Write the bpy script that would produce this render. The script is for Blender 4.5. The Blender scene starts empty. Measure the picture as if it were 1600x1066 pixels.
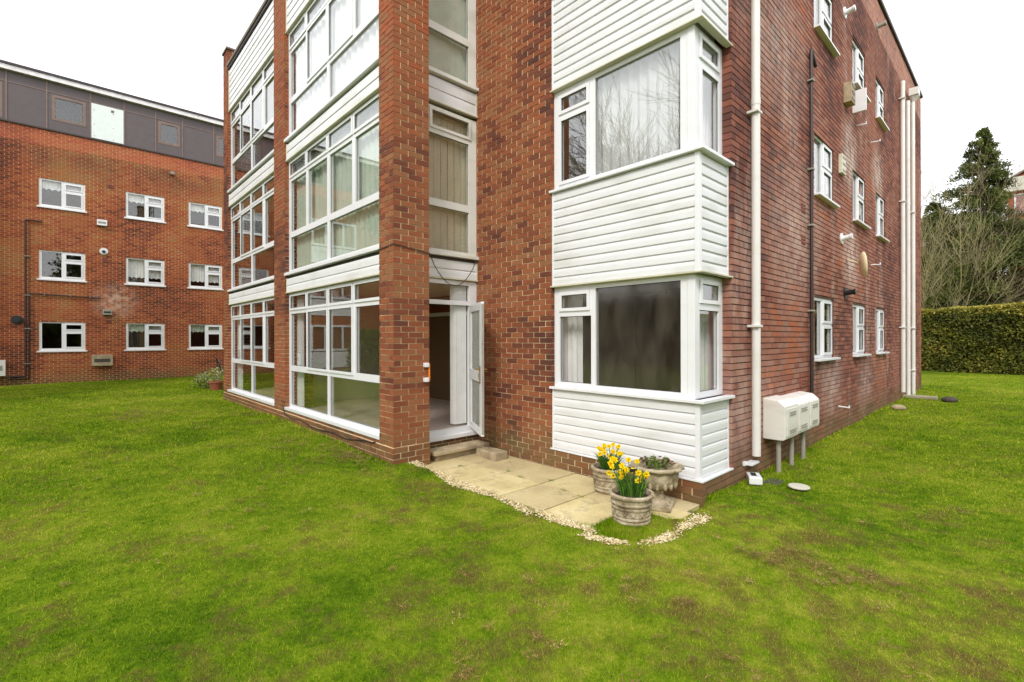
import bpy, bmesh, math, random
import numpy as np
from mathutils import Vector, Matrix
random.seed(7); RNG=np.random.default_rng(11)
S=bpy.context.scene; COL=S.collection
PI=math.pi
# ------------------------------------------------------------------ node helper
class NT:
    def __init__(s,name):
        s.m=bpy.data.materials.new(name); s.m.use_nodes=True
        s.t=s.m.node_tree; s.t.nodes.clear()
        s.out=s.t.nodes.new('ShaderNodeOutputMaterial')
    def n(s,typ,ins=None,**pr):
        nd=s.t.nodes.new('ShaderNode'+typ)
        for k,v in pr.items(): setattr(nd,k,v)
        for k,v in (ins or {}).items():
            sock=nd.inputs[k]
            if isinstance(v,bpy.types.NodeSocket): s.t.links.new(v,sock)
            elif isinstance(v,bpy.types.Node): s.t.links.new(v.outputs[0],sock)
            else:
                if hasattr(sock.default_value,'__len__') and not isinstance(v,(int,float)) and len(sock.default_value)==4 and len(v)==3: v=(*v,1)
                sock.default_value=v
        return nd
    def math(s,op,a,b=0.5,clamp=False):
        return s.n('Math',{0:a,1:b},operation=op,use_clamp=clamp).outputs[0]
    def pos(s): return s.n('NewGeometry').outputs['Position']
    def noise(s,scale,detail=3,vec=None,rough=.5,dist=0):
        return s.n('TexNoise',{'Vector':vec if vec is not None else s.pos(),'Scale':scale,'Detail':detail,'Roughness':rough,'Distortion':dist}).outputs['Fac']
    def scl(s,v,k): return s.n('VectorMath',{0:v,1:k},operation='MULTIPLY').outputs[0]
    def attr(s,a): return s.n('Attribute',attribute_name=a).outputs['Fac']
    def ramp(s,fac,stops,interp='LINEAR'):
        r=s.n('ValToRGB',{'Fac':fac}); cr=r.color_ramp; cr.interpolation=interp
        while len(cr.elements)<len(stops): cr.elements.new(.5)
        for e,(p,c) in zip(cr.elements,stops):
            e.position=p; e.color=(*c,1) if len(c)==3 else c
        return r.outputs['Color']
    def mix(s,f,a,b,bt='MIX'):
        nd=s.n('Mix',data_type='RGBA',blend_type=bt)
        for sock,v in ((nd.inputs[0],f),(nd.inputs[6],a),(nd.inputs[7],b)):
            if isinstance(v,bpy.types.NodeSocket): s.t.links.new(v,sock)
            else: sock.default_value=v if isinstance(v,(int,float)) else (*v[:3],1)
        return nd.outputs[2]
    def bump(s,h,strength=.3,dist=.01):
        return s.n('Bump',{'Height':h,'Strength':strength,'Distance':dist}).outputs[0]
    def maprange(s,v,a,b,c=0.,d=1.):
        return s.n('MapRange',{0:v,1:a,2:b,3:c,4:d}).outputs[0]
    def sep(s,v): return s.n('SeparateXYZ',{0:v}).outputs
    def fin(s,col,rough=.6,nrm=None,metal=0,spec=.5,**k):
        ins={'Base Color':col,'Roughness':rough,'Metallic':metal,'Specular IOR Level':spec}
        if nrm is not None: ins['Normal']=nrm
        ins.update(k)
        b=s.n('BsdfPrincipled',ins); s.t.links.new(b.outputs[0],s.out.inputs[0]); return s.m
def rgb(r,g,b):
    f=lambda c:(c/255/12.92) if c/255<=.04045 else ((c/255+.055)/1.055)**2.4
    return (f(r),f(g),f(b))
M={}
def simple(name,col,rough=.5,metal=0,var=.12,scale=6,bumpn=0,spec=.5):
    t=NT(name); n=t.noise(scale,4)
    a=tuple(c*(1-var) for c in col); b=tuple(min(1,c*(1+var)) for c in col)
    c=t.ramp(n,[(.3,a),(.7,b)])
    nr=t.bump(t.noise(scale*12,3),.25,bumpn) if bumpn else None
    M[name]=t.fin(c,rough,nr,metal,spec); return M[name]
def brick_mat(name,pal,dark,eff=0.,zband=None,lowstain=True,sat=1.):
    t=NT(name); r1=t.attr('r1'); r2=t.attr('r2'); P=t.pos()
    zone=t.noise(.55,3,t.scl(P,(1,1,.8)))
    fac=t.math('ADD',t.math('MULTIPLY',r1,.6),t.math('MULTIPLY',t.math('SUBTRACT',zone,.5),2.1))
    fac=t.math('ADD',fac,.2)
    c=t.ramp(fac,pal)
    spk=t.noise(55,4,rough=.7)
    c=t.mix(t.maprange(spk,.3,.75,.0,.45),c,dark)
    c=t.mix(t.math('MULTIPLY',r2,.22),c,tuple(x*1.25 for x in pal[len(pal)//2][1]))
    z=t.sep(P)[2]
    if zband:
        zb,colr,amt=zband
        m=t.math('MULTIPLY',t.math('GREATER_THAN',z,zb),t.maprange(t.noise(2.2,3),.25,.7,amt*.45,amt))
        c=t.mix(m,c,colr)
        m=t.math('MULTIPLY',t.math('MULTIPLY',t.math('LESS_THAN',z,zb),t.maprange(z,zb-1.5,zb-.5)),t.maprange(t.noise(1.1,2),.35,.65,0,.55))
        c=t.mix(m,c,rgb(84,52,46))
    if eff:
        v=t.noise(1.0,4,t.scl(P,(1.3,1.3,.28)),.6)
        m=t.math('MULTIPLY',t.maprange(v,.56,.72),t.maprange(t.noise(9,3,t.scl(P,(1,1,.6))),.35,.65,.3,1.))
        hz=None
        for (py,pz,ry,rz,am) in ((6.1,5.05,.75,.9,1.),(8.6,5.25,.8,.8,.9),(6.15,3.15,.8,.8,1.),(3.0,3.2,1.6,1.4,.55),(2.2,5.6,1.6,1.2,.5),(4.8,.9,.9,.8,.6),(7.4,.7,.9,.7,.5),(1.2,.8,1.3,.9,.45)):
            q=t.n('VectorMath',{0:t.n('VectorMath',{0:P,1:(0,py,pz)},operation='SUBTRACT').outputs[0],1:(0,1/ry,1/rz)},operation='MULTIPLY').outputs[0]
            dd=t.n('VectorMath',{0:q},operation='LENGTH').outputs['Value']
            k_=t.math('MULTIPLY',t.maprange(dd,1.,.1),am); hz=k_ if hz is None else t.math('MAXIMUM',hz,k_)
        m2=t.math('MULTIPLY',hz,t.maprange(t.noise(4.5,4,t.scl(P,(1,1,.7)),.65),.33,.6,.1,1.))
        m=t.math('MAXIMUM',t.math('MULTIPLY',m,.6),m2)
        c=t.mix(t.math('MULTIPLY',m,eff),c,rgb(214,196,186))
    if name=='brick_far':
        dd=t.n('VectorMath',{0:P,1:(-22.2,-3.3,3.1)},operation='DISTANCE').outputs['Value']
        c=t.mix(t.math('MULTIPLY',t.maprange(dd,.85,.1),t.maprange(t.noise(6,4),.38,.6,.1,.8)),c,rgb(206,176,158))
    if lowstain:
        m=t.math('MULTIPLY',t.maprange(z,.5,0.08),t.maprange(t.noise(3.5,4),.34,.6,.3,.85))
        c=t.mix(m,c,rgb(112,96,62))
    bp=t.bump(t.math('ADD',t.noise(140,3),t.noise(30,3)),.5,.004)
    M[name]=t.fin(c,.88,bp,spec=.25)
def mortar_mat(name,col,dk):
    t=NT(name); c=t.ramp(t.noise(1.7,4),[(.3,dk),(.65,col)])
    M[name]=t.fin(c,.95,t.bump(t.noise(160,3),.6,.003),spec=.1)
pal_front=[(0,rgb(68,46,44)),(.2,rgb(98,56,46)),(.4,rgb(132,74,50)),(.58,rgb(152,90,58)),(.78,rgb(146,104,72)),(1,rgb(162,88,54))]
pal_side=[(0,rgb(78,52,50)),(.25,rgb(116,70,60)),(.5,rgb(144,88,70)),(.7,rgb(160,106,86)),(.85,rgb(154,118,104)),(1,rgb(172,100,66))]
pal_far=[(0,rgb(86,48,40)),(.25,rgb(128,66,46)),(.5,rgb(158,84,54)),(.75,rgb(166,102,60)),(1,rgb(158,116,72))]
brick_mat('brick_front',pal_front,rgb(92,56,48))
brick_mat('brick_side',pal_side,rgb(88,56,54),eff=.9,zband=(8.5,rgb(196,150,134),.75))
brick_mat('brick_far',pal_far,rgb(104,50,42),eff=.0,zband=(8.72,rgb(190,104,80),.5))
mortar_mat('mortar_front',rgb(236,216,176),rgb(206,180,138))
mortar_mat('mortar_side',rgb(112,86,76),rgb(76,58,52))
mortar_mat('mortar_far',rgb(232,196,150),rgb(200,152,108))
def upvc(name,col,rough=.3,grime=.25,gcol=rgb(150,146,112)):
    t=NT(name); P=t.pos(); n=t.noise(1.2,4,t.scl(P,(1,1,3)))
    c=t.mix(t.math('MULTIPLY',t.maprange(n,.5,.78),grime),col,gcol)
    M[name]=t.fin(c,rough,t.bump(t.noise(25,2),.05,.002))
upvc('white_upvc',(.77,.78,.81),.28,.12)
upvc('white_cladding',(.74,.75,.77),.4,.4)
upvc('old_white_paint',(.74,.74,.70),.55,.55)
upvc('cream_trim',(.62,.60,.47),.5,.5)
upvc('pipe_cream',(.72,.71,.69),.4,.2)
upvc('meter_white',(.72,.70,.66),.45,.4,rgb(120,110,90))
def glass(name,tint=(1,1,1),ior=1.7,rough=0.0):
    t=NT(name)
    bk=t.n('NewGeometry').outputs['Backfacing']; io=t.math('POWER',ior,t.math('SUBTRACT',1.0,t.math('MULTIPLY',bk,2.0)))
    fr=t.n('Fresnel',{'IOR':io}).outputs[0]
    tr=t.n('BsdfTransparent',{'Color':(*tint,1)}); gl=t.n('BsdfGlossy',{'Color':(1,1,1,1),'Roughness':rough})
    mx=t.n('MixShader',{0:fr,1:tr.outputs[0],2:gl.outputs[0]}); t.t.links.new(mx.outputs[0],t.out.inputs[0]); M[name]=t.m
glass('glass',(.985,.99,.985)); glass('glass_green',(.97,.985,.97),2.0); glass('glass_double',(.975,.985,.975),2.15)
t=NT('glass_misted'); g0=t.n('BsdfTransparent',{'Color':(.97,.97,.97,1)}); g1=t.n('BsdfDiffuse',{'Color':(*rgb(150,140,126),1)}); v=t.noise(6,4,t.scl(t.pos(),(1,1,.35)),.6)
mx=t.n('MixShader',{0:t.maprange(v,.35,.75,.03,.13),1:g0.outputs[0],2:g1.outputs[0]}); g2=t.n('BsdfGlossy',{'Color':(1,1,1,1),'Roughness':.08}); mx2=t.n('MixShader',{0:.05,1:mx.outputs[0],2:g2.outputs[0]}); t.t.links.new(mx2.outputs[0],t.out.inputs[0]); M['glass_misted']=t.m
simple('dark_rubber',(.02,.02,.022),.6); simple('brass',rgb(190,140,50),.3,1)
simple('black_plastic',(.015,.015,.018),.4); simple('gutter_brown',rgb(52,34,32),.5)
simple('concrete',rgb(150,142,118),.9,0,.25,5,.006); simple('stone_step',rgb(164,148,120),.95,0,.3,7,.008)
simple('capping',rgb(120,108,98),.85); simple('dark_cap',rgb(58,46,50),.6)
simple('attic_panel',rgb(92,82,84),.55,0,.06); simple('attic_trim',rgb(122,102,92),.5); simple('fascia_white',(.78,.76,.78),.5)
simple('galv_board',rgb(222,232,228),.45,0,.04); simple('felt',rgb(80,78,76),.95)
simple('carpet',rgb(186,166,156),.98,0,.1,60); simple('wall_cream',rgb(205,198,178),.95,0,.03)
simple('wall_brown',rgb(112,88,62),.95,0,.05,90); simple('pelmet_wood',rgb(120,52,34),.5)
simple('ceiling_paint',rgb(210,200,170),.95,0,.03); simple('curtain_net',(.86,.86,.86),.95,0,.05); simple('curtain_sheer',(.62,.62,.63),.95,0,.06); simple('curtain_pale',rgb(214,222,208),.95,0,.05)
simple('curtain_green',rgb(200,210,196),.95,0,.06); simple('blind_slat',rgb(200,194,168),.8,0,.05); simple('blind_slat_dark',rgb(150,142,116),.8,0,.05)
simple('terracotta',rgb(150,84,62),.85,0,.2); simple('soil',rgb(52,38,28),1,0,.4,30,.01)
simple('dish_cream',rgb(242,230,190),.5,0,.06); simple('vent_grey',rgb(150,146,136),.6); simple('orange',rgb(240,130,20),.4)
simple('trunk_bark',rgb(88,78,66),.95,0,.3,14,.02); simple('twig_bark',rgb(140,122,100),.95,0,.25,9)
simple('twig_green',rgb(158,148,108),.95,0,.25,9); simple('dark_grey',rgb(70,64,60),.8)
simple('roof_tile',rgb(110,100,98),.9); simple('render_white',rgb(190,186,172),.9)
def pot_mat():
    t=NT('pot_stone'); n=t.noise(9,5,rough=.65); n2=t.noise(38,4)
    c=t.ramp(n,[(.3,rgb(112,98,76)),(.5,rgb(168,154,128)),(.72,rgb(204,194,172))])
    c=t.mix(t.maprange(n2,.58,.78,0,.5),c,rgb(84,74,56))
    M['pot_stone']=t.fin(c,.95,t.bump(n2,.7,.006),spec=.15)
pot_mat()
def paver_mat():
    t=NT('paving_stone'); n=t.noise(1.6,5,rough=.6); n2=t.noise(70,4); r=t.attr('r1')
    c=t.ramp(n,[(.3,rgb(168,152,112)),(.5,rgb(206,190,140)),(.7,rgb(222,208,166))])
    c=t.mix(t.math('MULTIPLY',r,.6),c,rgb(172,154,122))
    c=t.mix(t.maprange(t.noise(3.3,6,rough=.7),.56,.7,0,.55),c,rgb(104,94,66))
    c=t.mix(t.maprange(n2,.5,.8,0,.4),c,rgb(120,108,80))
    M['paving_stone']=t.fin(c,.93,t.bump(n2,.5,.004),spec=.2)
paver_mat()
def ground_nodes(t,blade):
    P=t.pos(); xyz=t.sep(P)
    big=t.noise(.35,3,P); mid=t.noise(1.7,4,P,.6); sm=t.noise(7,4,P,.6)
    fine=t.noise(24,3,P,.6)
    f=t.math('ADD',t.math('MULTIPLY',big,.42),t.math('ADD',t.math('MULTIPLY',mid,.30),t.math('ADD',t.math('MULTIPLY',sm,.28),t.math('MULTIPLY',fine,.26))))
    f=t.math('SUBTRACT',f,.15)
    if blade: f=t.math('ADD',f,t.math('MULTIPLY',t.math('SUBTRACT',t.attr('r1'),.5),.30))
    g=t.ramp(f,[(.26,rgb(54,90,4)),(.38,rgb(94,132,12)),(.49,rgb(138,166,28)),(.60,rgb(178,186,58)),(.74,rgb(206,190,108))])
    if not blade: g=t.mix(.55,g,rgb(50,56,18))
    # dead thatchy areas near the camera
    d=t.n('VectorMath',{0:P,1:(1.9,-2.4,0)},operation='DISTANCE').outputs['Value']
    near=t.maprange(d,4.6,1.2)
    m=t.math('ADD',t.math('MULTIPLY',t.math('ADD',t.noise(1.3,5,P,.68),t.noise(5.5,4,P,.7)),.5),t.math('MULTIPLY',near,.05))
    m=t.maprange(m,.515,.65)
    if blade: m=t.math('MULTIPLY',m,t.maprange(t.attr('r2'),.1,.75))
    g=t.mix(t.math('MULTIPLY',m,.82),g,rgb(152,130,80) if blade else rgb(92,72,44))
    return g
t=NT('lawn'); M['lawn']=t.fin(ground_nodes(t,False),1.0,t.bump(t.noise(60,4),.8,.02),spec=.05)
t=NT('grass_blade'); c=ground_nodes(t,True)
d1=t.n('BsdfDiffuse',{'Color':c}); d2=t.n('BsdfTranslucent',{'Color':c}); mx=t.n('MixShader',{0:.35,1:d1.outputs[0],2:d2.outputs[0]}); t.t.links.new(mx.outputs[0],t.out.inputs[0]); M['grass_blade']=t.m
def leafmat(name,a,b,c3=None,trans=.3):
    t=NT(name); st=[(0,a),(.6,b)]+([(1,c3)] if c3 else [])
    c=t.ramp(t.attr('r1'),st)
    g=t.n('BsdfPrincipled',{'Base Color':c,'Roughness':.6,'Specular IOR Level':.3}); d2=t.n('BsdfTranslucent',{'Color':c})
    mx=t.n('MixShader',{0:trans,1:g.outputs[0],2:d2.outputs[0]}); t.t.links.new(mx.outputs[0],t.out.inputs[0]); M[name]=t.m
leafmat('hedge_leaf',rgb(64,74,26),rgb(126,130,52),rgb(184,166,78)); leafmat('hedge_lit_tip',rgb(132,132,52),rgb(184,172,80),rgb(206,190,100))  # second leaf colour carries the light on the hedge tops
leafmat('conifer_leaf',rgb(50,62,26),rgb(98,108,48),rgb(150,146,76)); leafmat('bush_leaf',rgb(46,66,22),rgb(104,130,44),rgb(190,196,90))
leafmat('daff_leaf',rgb(40,84,26),rgb(84,130,40),rgb(120,156,70)); leafmat('petal',rgb(244,216,10),rgb(250,230,30),rgb(252,236,70),.3)
leafmat('trumpet_orange',rgb(246,206,5),rgb(250,216,10),None,.25); leafmat('succulent',rgb(96,60,50),rgb(118,104,70),rgb(110,130,50))
leafmat('straw',rgb(96,72,40),rgb(158,128,78),rgb(206,176,122),0.1); leafmat('pebble',rgb(150,126,84),rgb(200,182,136),rgb(226,218,190),0)
leafmat('pot_plant',rgb(120,130,84),rgb(160,176,90),rgb(214,220,180))
# ------------------------------------------------------------------ mesh builder
class MB:
    def __init__(s): s.V=[];s.F=[];s.a=[];s.b=[];s.np=[]
    def add(s,vs,fs,r1=None,r2=None):
        o=len(s.V); s.V+= [tuple(v) for v in vs]; s.F+=[tuple(i+o for i in f) for f in fs]
        r1=random.random() if r1 is None else r1; r2=random.random() if r2 is None else r2
        s.a+=[r1]*len(vs); s.b+=[r2]*len(vs)
    def box(s,x0,x1,y0,y1,z0,z1,skip=''):
        x0,x1=sorted((x0,x1));y0,y1=sorted((y0,y1));z0,z1=sorted((z0,z1))
        v=[(x0,y0,z0),(x1,y0,z0),(x1,y1,z0),(x0,y1,z0),(x0,y0,z1),(x1,y0,z1),(x1,y1,z1),(x0,y1,z1)]
        s.add(v,[(0,3,2,1),(4,5,6,7),(0,1,5,4),(1,2,6,5),(2,3,7,6),(3,0,4,7)])
    def quad(s,p,hint,**k):
        a,b,c=[Vector(q) for q in p[:3]]
        n=(b-a).cross(c-a)
        if n.dot(Vector(hint))<0: p=p[::-1]
        s.add(p,[tuple(range(len(p)))],**k)
    def tube(s,p0,p1,r0,r1=None,n=12,cap=True,**k):
        r1=r0 if r1 is None else r1
        p0=Vector(p0);p1=Vector(p1);d=(p1-p0).normalized()
        a=d.orthogonal().normalized();b=d.cross(a); vs=[]
        for p,r in ((p0,r0),(p1,r1)):
            for i in range(n):
                t=2*PI*i/n; vs.append(p+a*math.cos(t)*r+b*math.sin(t)*r)
        fs=[(i,(i+1)%n,n+(i+1)%n,n+i) for i in range(n)]
        if cap: fs+=[tuple(range(n))[::-1],tuple(range(n,2*n))]
        s.add(vs,fs,**k)
    def path(s,pts,r,n=8):
        for a,b in zip(pts[:-1],pts[1:]):
            s.tube(a,b,r,n=n)
        for p in pts[1:-1]: s.sphere(p,r,6,4)
    def sphere(s,c,r,n=12,m=8,sc=(1,1,1),**k):
        vs=[(c[0],c[1],c[2]-r*sc[2])];
        for j in range(1,m):
            ph=-PI/2+PI*j/m
            for i in range(n):
                t=2*PI*i/n; vs.append((c[0]+r*sc[0]*math.cos(ph)*math.cos(t),c[1]+r*sc[1]*math.cos(ph)*math.sin(t),c[2]+r*sc[2]*math.sin(ph)))
        vs.append((c[0],c[1],c[2]+r*sc[2])); L=len(vs)-1
        fs=[(0,1+(i+1)%n,1+i) for i in range(n)]
        for j in range(m-2):
            for i in range(n): fs.append((1+j*n+i,1+j*n+(i+1)%n,1+(j+1)*n+(i+1)%n,1+(j+1)*n+i))
        fs+=[(L,1+(m-2)*n+i,1+(m-2)*n+(i+1)%n) for i in range(n)]
        s.add(vs,fs,**k)
    def lathe(s,prof,n=40,c=(0,0,0),mod=None,**k):
        vs=[];fs=[]
        for j,(r,z) in enumerate(prof):
            for i in range(n):
                t=2*PI*i/n; rr=r*(mod(t,j,z) if mod else 1)
                vs.append((c[0]+rr*math.cos(t),c[1]+rr*math.sin(t),c[2]+z))
        m=len(prof)
        for j in range(m-1):
            for i in range(n): fs.append((j*n+i,j*n+(i+1)%n,(j+1)*n+(i+1)%n,(j+1)*n+i))
        fs.append(tuple(range(n))[::-1]); fs.append(tuple(range((m-1)*n,m*n)))
        s.add(vs,fs,**k)
    def npadd(s,V,k,r1,r2=None):
        """V: (n,k,3) array of separate k-gons"""
        s.np.append((V,k,r1,RNG.random(len(V)) if r2 is None else r2))
    def mesh(s,name,mat,smooth=False,off=(0,0,0)):
        me=bpy.data.meshes.new(name)
        if s.np:
            k=s.np[0][1]; V=np.concatenate([a[0] for a in s.np]).reshape(-1,3); nf=len(V)//k
            r1=np.repeat(np.concatenate([a[2] for a in s.np]),k); r2=np.repeat(np.concatenate([a[3] for a in s.np]),k)
            V=V-np.array(off)
            me.vertices.add(len(V)); me.vertices.foreach_set('co',V.astype(np.float32).ravel())
            me.loops.add(len(V)); me.loops.foreach_set('vertex_index',np.arange(len(V),dtype=np.int32))
            me.polygons.add(nf); me.polygons.foreach_set('loop_start',np.arange(0,nf*k,k,dtype=np.int32)); 
            me.update(calc_edges=True)
        else:
            me.from_pydata([(v[0]-off[0],v[1]-off[1],v[2]-off[2]) for v in s.V],[],s.F); r1=np.array(s.a);r2=np.array(s.b)
        for nm,arr in (('r1',r1),('r2',r2)):
            at=me.attributes.new(nm,'FLOAT','POINT'); at.data.foreach_set('value',arr.astype(np.float32))
        if smooth: me.polygons.foreach_set('use_smooth',[True]*len(me.polygons))
        me.materials.append(M[mat] if isinstance(mat,str) else mat); me.update()
        return me
WT={}
def wt(o): return WT.get(o.name,Vector((0,0,0)))
def tagit(o,label=None,cat=None,group=None,kind=None):
    if label:o['label']=label
    if cat:o['category']=cat
    if group:o['group']=group
    if kind:o['kind']=kind
    return o
def thing(name,label,cat,loc=(0,0,0),group=None,rotz=0):
    o=bpy.data.objects.new(name,None); COL.objects.link(o); o.location=loc; o.rotation_euler=(0,0,rotz); o.empty_display_size=.2
    WT[o.name]=Vector(loc); return tagit(o,label,cat,group)
def part(name,mb,mat,parent,local=False,smooth=False,bevel=0,label=None,kind=None):
    """mesh part; geometry in world coordinates unless local=True"""
    o=bpy.data.objects.new(name,mb.mesh(name,mat,smooth)); COL.objects.link(o); o.parent=parent
    if not local: o.location=-wt(parent)
    WT[o.name]=Vector((0,0,0))
    if bevel: bv(o,bevel)
    if label:o['label']=label
    if kind:o['kind']=kind
    return o
def bv(o,w,seg=2):
    m=o.modifiers.new('Bevel','BEVEL'); m.width=w; m.segments=seg; m.limit_method='ANGLE'; m.angle_limit=.6
def single(name,mb,mat,label,cat,loc=(0,0,0),group=None,smooth=False,bevel=0,kind=None,local=False):
    o=bpy.data.objects.new(name,mb.mesh(name,mat,smooth,(0,0,0) if local else loc)); COL.objects.link(o); o.location=loc
    WT[o.name]=Vector(loc)
    if bevel: bv(o,bevel)
    return tagit(o,label,cat,group,kind)
def struct(name,mb,mat,smooth=False): return tagit(single(name,mb,mat,None,None,smooth=smooth),kind='structure')
# plane frames: u along the wall, d outwards, z up
def FR(kind,c):
    if kind=='F': f=lambda u,d,z:(u,c-d,z)      # faces -Y
    elif kind=='S': f=lambda u,d,z:(c+d,u,z)    # faces +X
    return f
NRM={'F':(0,-1,0),'S':(1,0,0)}
def fbox(mb,f,u0,u1,d0,d1,z0,z1):
    a=f(u0,d0,z0);b=f(u1,d1,z1); mb.box(a[0],b[0],a[1],b[1],a[2],b[2])
def panel(mb,f,u0,u1,z0,z1,d0,d1,holes=()):
    """slab with rectangular holes (d1 is the outer face)"""
    us=sorted({u0,u1,*[h for H in holes for h in H[:2] if u0<h<u1]}); zs=sorted({z0,z1,*[h for H in holes for h in H[2:4] if z0<h<z1]})
    nu,nz=len(us)-1,len(zs)-1
    def solid(i,j):
        if i<0 or j<0 or i>=nu or j>=nz: return False
        cu=(us[i]+us[i+1])/2; cz=(zs[j]+zs[j+1])/2
        return not any(H[0]<cu<H[1] and H[2]<cz<H[3] for H in holes)
    o=Vector(f(0,0,0)); n=Vector(f(0,1,0))-o; ud=Vector(f(1,0,0))-o; up=Vector((0,0,1))
    for i in range(nu):
        for j in range(nz):
            if not solid(i,j): continue
            a,b,c,e=us[i],us[i+1],zs[j],zs[j+1]
            mb.quad([f(a,d1,c),f(b,d1,c),f(b,d1,e),f(a,d1,e)],n); mb.quad([f(a,d0,c),f(b,d0,c),f(b,d0,e),f(a,d0,e)],-n)
            if not solid(i-1,j): mb.quad([f(a,d0,c),f(a,d1,c),f(a,d1,e),f(a,d0,e)],-ud)
            if not solid(i+1,j): mb.quad([f(b,d0,c),f(b,d1,c),f(b,d1,e),f(b,d0,e)],ud)
            if not solid(i,j-1): mb.quad([f(a,d0,c),f(a,d1,c),f(b,d1,c),f(b,d0,c)],-up)
            if not solid(i,j+1): mb.quad([f(a,d0,e),f(a,d1,e),f(b,d1,e),f(b,d0,e)],up)
Z0=-.152; CH=.075; BL=.225
def bricks(mb,f,u0,u1,z0,z1,holes=(),anchor=None,d=0.0,flip=False,jm=.008,depth=.012,hg=.005):
    """laid bricks; the anchor is the corner the bond is measured from"""
    anchor=u0 if anchor is None else anchor
    k0=int(math.floor((z0-Z0)/CH+1e-6)); k1=int(math.ceil((z1-Z0)/CH-1e-6))
    for k in range(k0,k1):
        za=max(z0,Z0+k*CH)+hg; zb=min(z1,Z0+(k+1)*CH)-hg
        if zb-za<.02: continue
        zc=(za+zb)/2; segs=[(u0,u1)]
        for H in holes:
            if H[2]<zc<H[3]:
                ns=[]
                for a,b in segs:
                    if H[1]<=a or H[0]>=b: ns.append((a,b)); continue
                    if H[0]>a: ns.append((a,H[0]))
                    if H[1]<b: ns.append((H[1],b))
                segs=ns
        off=anchor+(BL/2 if (k%2==(1 if flip else 0)) else 0)
        for a,b in segs:
            i=math.floor((a-off)/BL)
            while off+i*BL<b:
                p=max(a,off+i*BL); q=min(b,off+(i+1)*BL); i+=1
                if q-p<.014: continue
                pa=p+(jm if p>u0+1e-4 or True else 0); qa=q-jm
                if abs(p-u0)<1e-4: pa=p
                if abs(q-u1)<1e-4: qa=q
                j=max(-.002,min(.0025,random.gauss(0,.0012))); jz=random.gauss(0,.0008)
                fbox(mb,f,pa,qa,d-depth,d+j,za+jz,zb+jz)
def wall(B,kind,c,u0,u1,z0,z1,holes,bm,mm,anchor=None,thick=.2,name='brick_wall',flip=False,ends=(0,0),rec=.0088,jm=.008,hg=.005):
    f=FR(kind,c); a=MB(); bricks(a,f,u0,u1,z0,z1,holes,anchor,flip=flip,jm=jm,hg=hg)
    w=part(name,a,bm,B)
    b=MB(); panel(b,f,u0+ends[0],u1-ends[1],z0,z1-.004,-thick,-rec,holes); part('mortar',b,mm,w)
    return w
def siding(mb,f,u0,u1,z0,z1,pitch=.109,d=0.,lip=.016):
    o=Vector(f(0,0,0)); n=Vector(f(0,1,0))-o
    z=z0; prof=[]
    k=max(1,round((z1-z0)/pitch)); p=(z1-z0)/k
    for i in range(k):
        za=z0+i*p; zb=za+p
        prof+=[(d+lip*.2,za),(d+lip,za+.006),(d+lip,za+p*.55),(d+lip*.75,za+p*.78),(d+.002,zb-.012),(d-.004,zb-.001)]
    for (d0,a),(d1,b) in zip(prof[:-1],prof[1:]):
        h=n if b-a>.002 else Vector((0,0,-1))+n*.1
        mb.quad([f(u0,d0,a),f(u1,d0,a),f(u1,d1,b),f(u0,d1,b)],h,r1=.5,r2=.5)
    fbox(mb,f,u0,u1,d-.03,d-.006,z0,z1)
def window(B,kind,c,u0,u1,z0,z1,cells,fd=.055,mat='white_upvc',gl='glass',sill=None,name='window',label=None,sashw=.042,proud=.018):
    """cells: (ua,ub,za,zb,'f'|'s') glass rectangles of fixed lights and of opening sashes (sash = glass + margin)"""
    f=FR(kind,c); m=MB(); holes=[]; 
    for q in cells:
        if q[4]=='f': holes.append(q[:4])
        else: holes.append((q[0]-.012,q[1]+.012,q[2]-.012,q[3]+.012))
    panel(m,f,u0,u1,z0,z1,-fd,0,holes)
    w=part(name,m,mat,B,bevel=.004,label=label)
    g=MB()
    for q in cells:
        fbox(g,f,q[0]-.01,q[1]+.01,-.034 if q[4]=='f' else -.012,-.028 if q[4]=='f' else -.006,q[2]-.01,q[3]+.01)
    part('pane',g,gl,w)
    ga=MB()
    for q in cells:
        dd=-.024 if q[4]=='f' else -.002; tk=.006
        if q[4]=='f': panel(ga,f,q[0]+.0005,q[1]-.0005,q[2]+.0005,q[3]-.0005,dd-.003,dd,[(q[0]+tk,q[1]-tk,q[2]+tk,q[3]-tk)])
    if ga.V: part('gasket',ga,'dark_rubber',w)
    for q in cells:
        if q[4]=='s':
            s=MB(); e=sashw; panel(s,f,q[0]-e,q[1]+e,q[2]-e,q[3]+e,.0015,proud,[q[:4]])
            so=part('sash',s,mat,w,bevel=.004)
            sg=MB(); panel(sg,f,q[0]+.0005,q[1]-.0005,q[2]+.0005,q[3]-.0005,-.001,.004,[(q[0]+.006,q[1]-.006,q[2]+.006,q[3]-.006)]); 
            part('sash_gasket',sg,'dark_rubber',w)
    if sill:
        s=MB(); su0,su1,d,th=sill; fbox(s,f,su0,su1,-.06,d,z0-th,z0-.001); part('sill',s,mat,w,bevel=.004)
    return w
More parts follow.
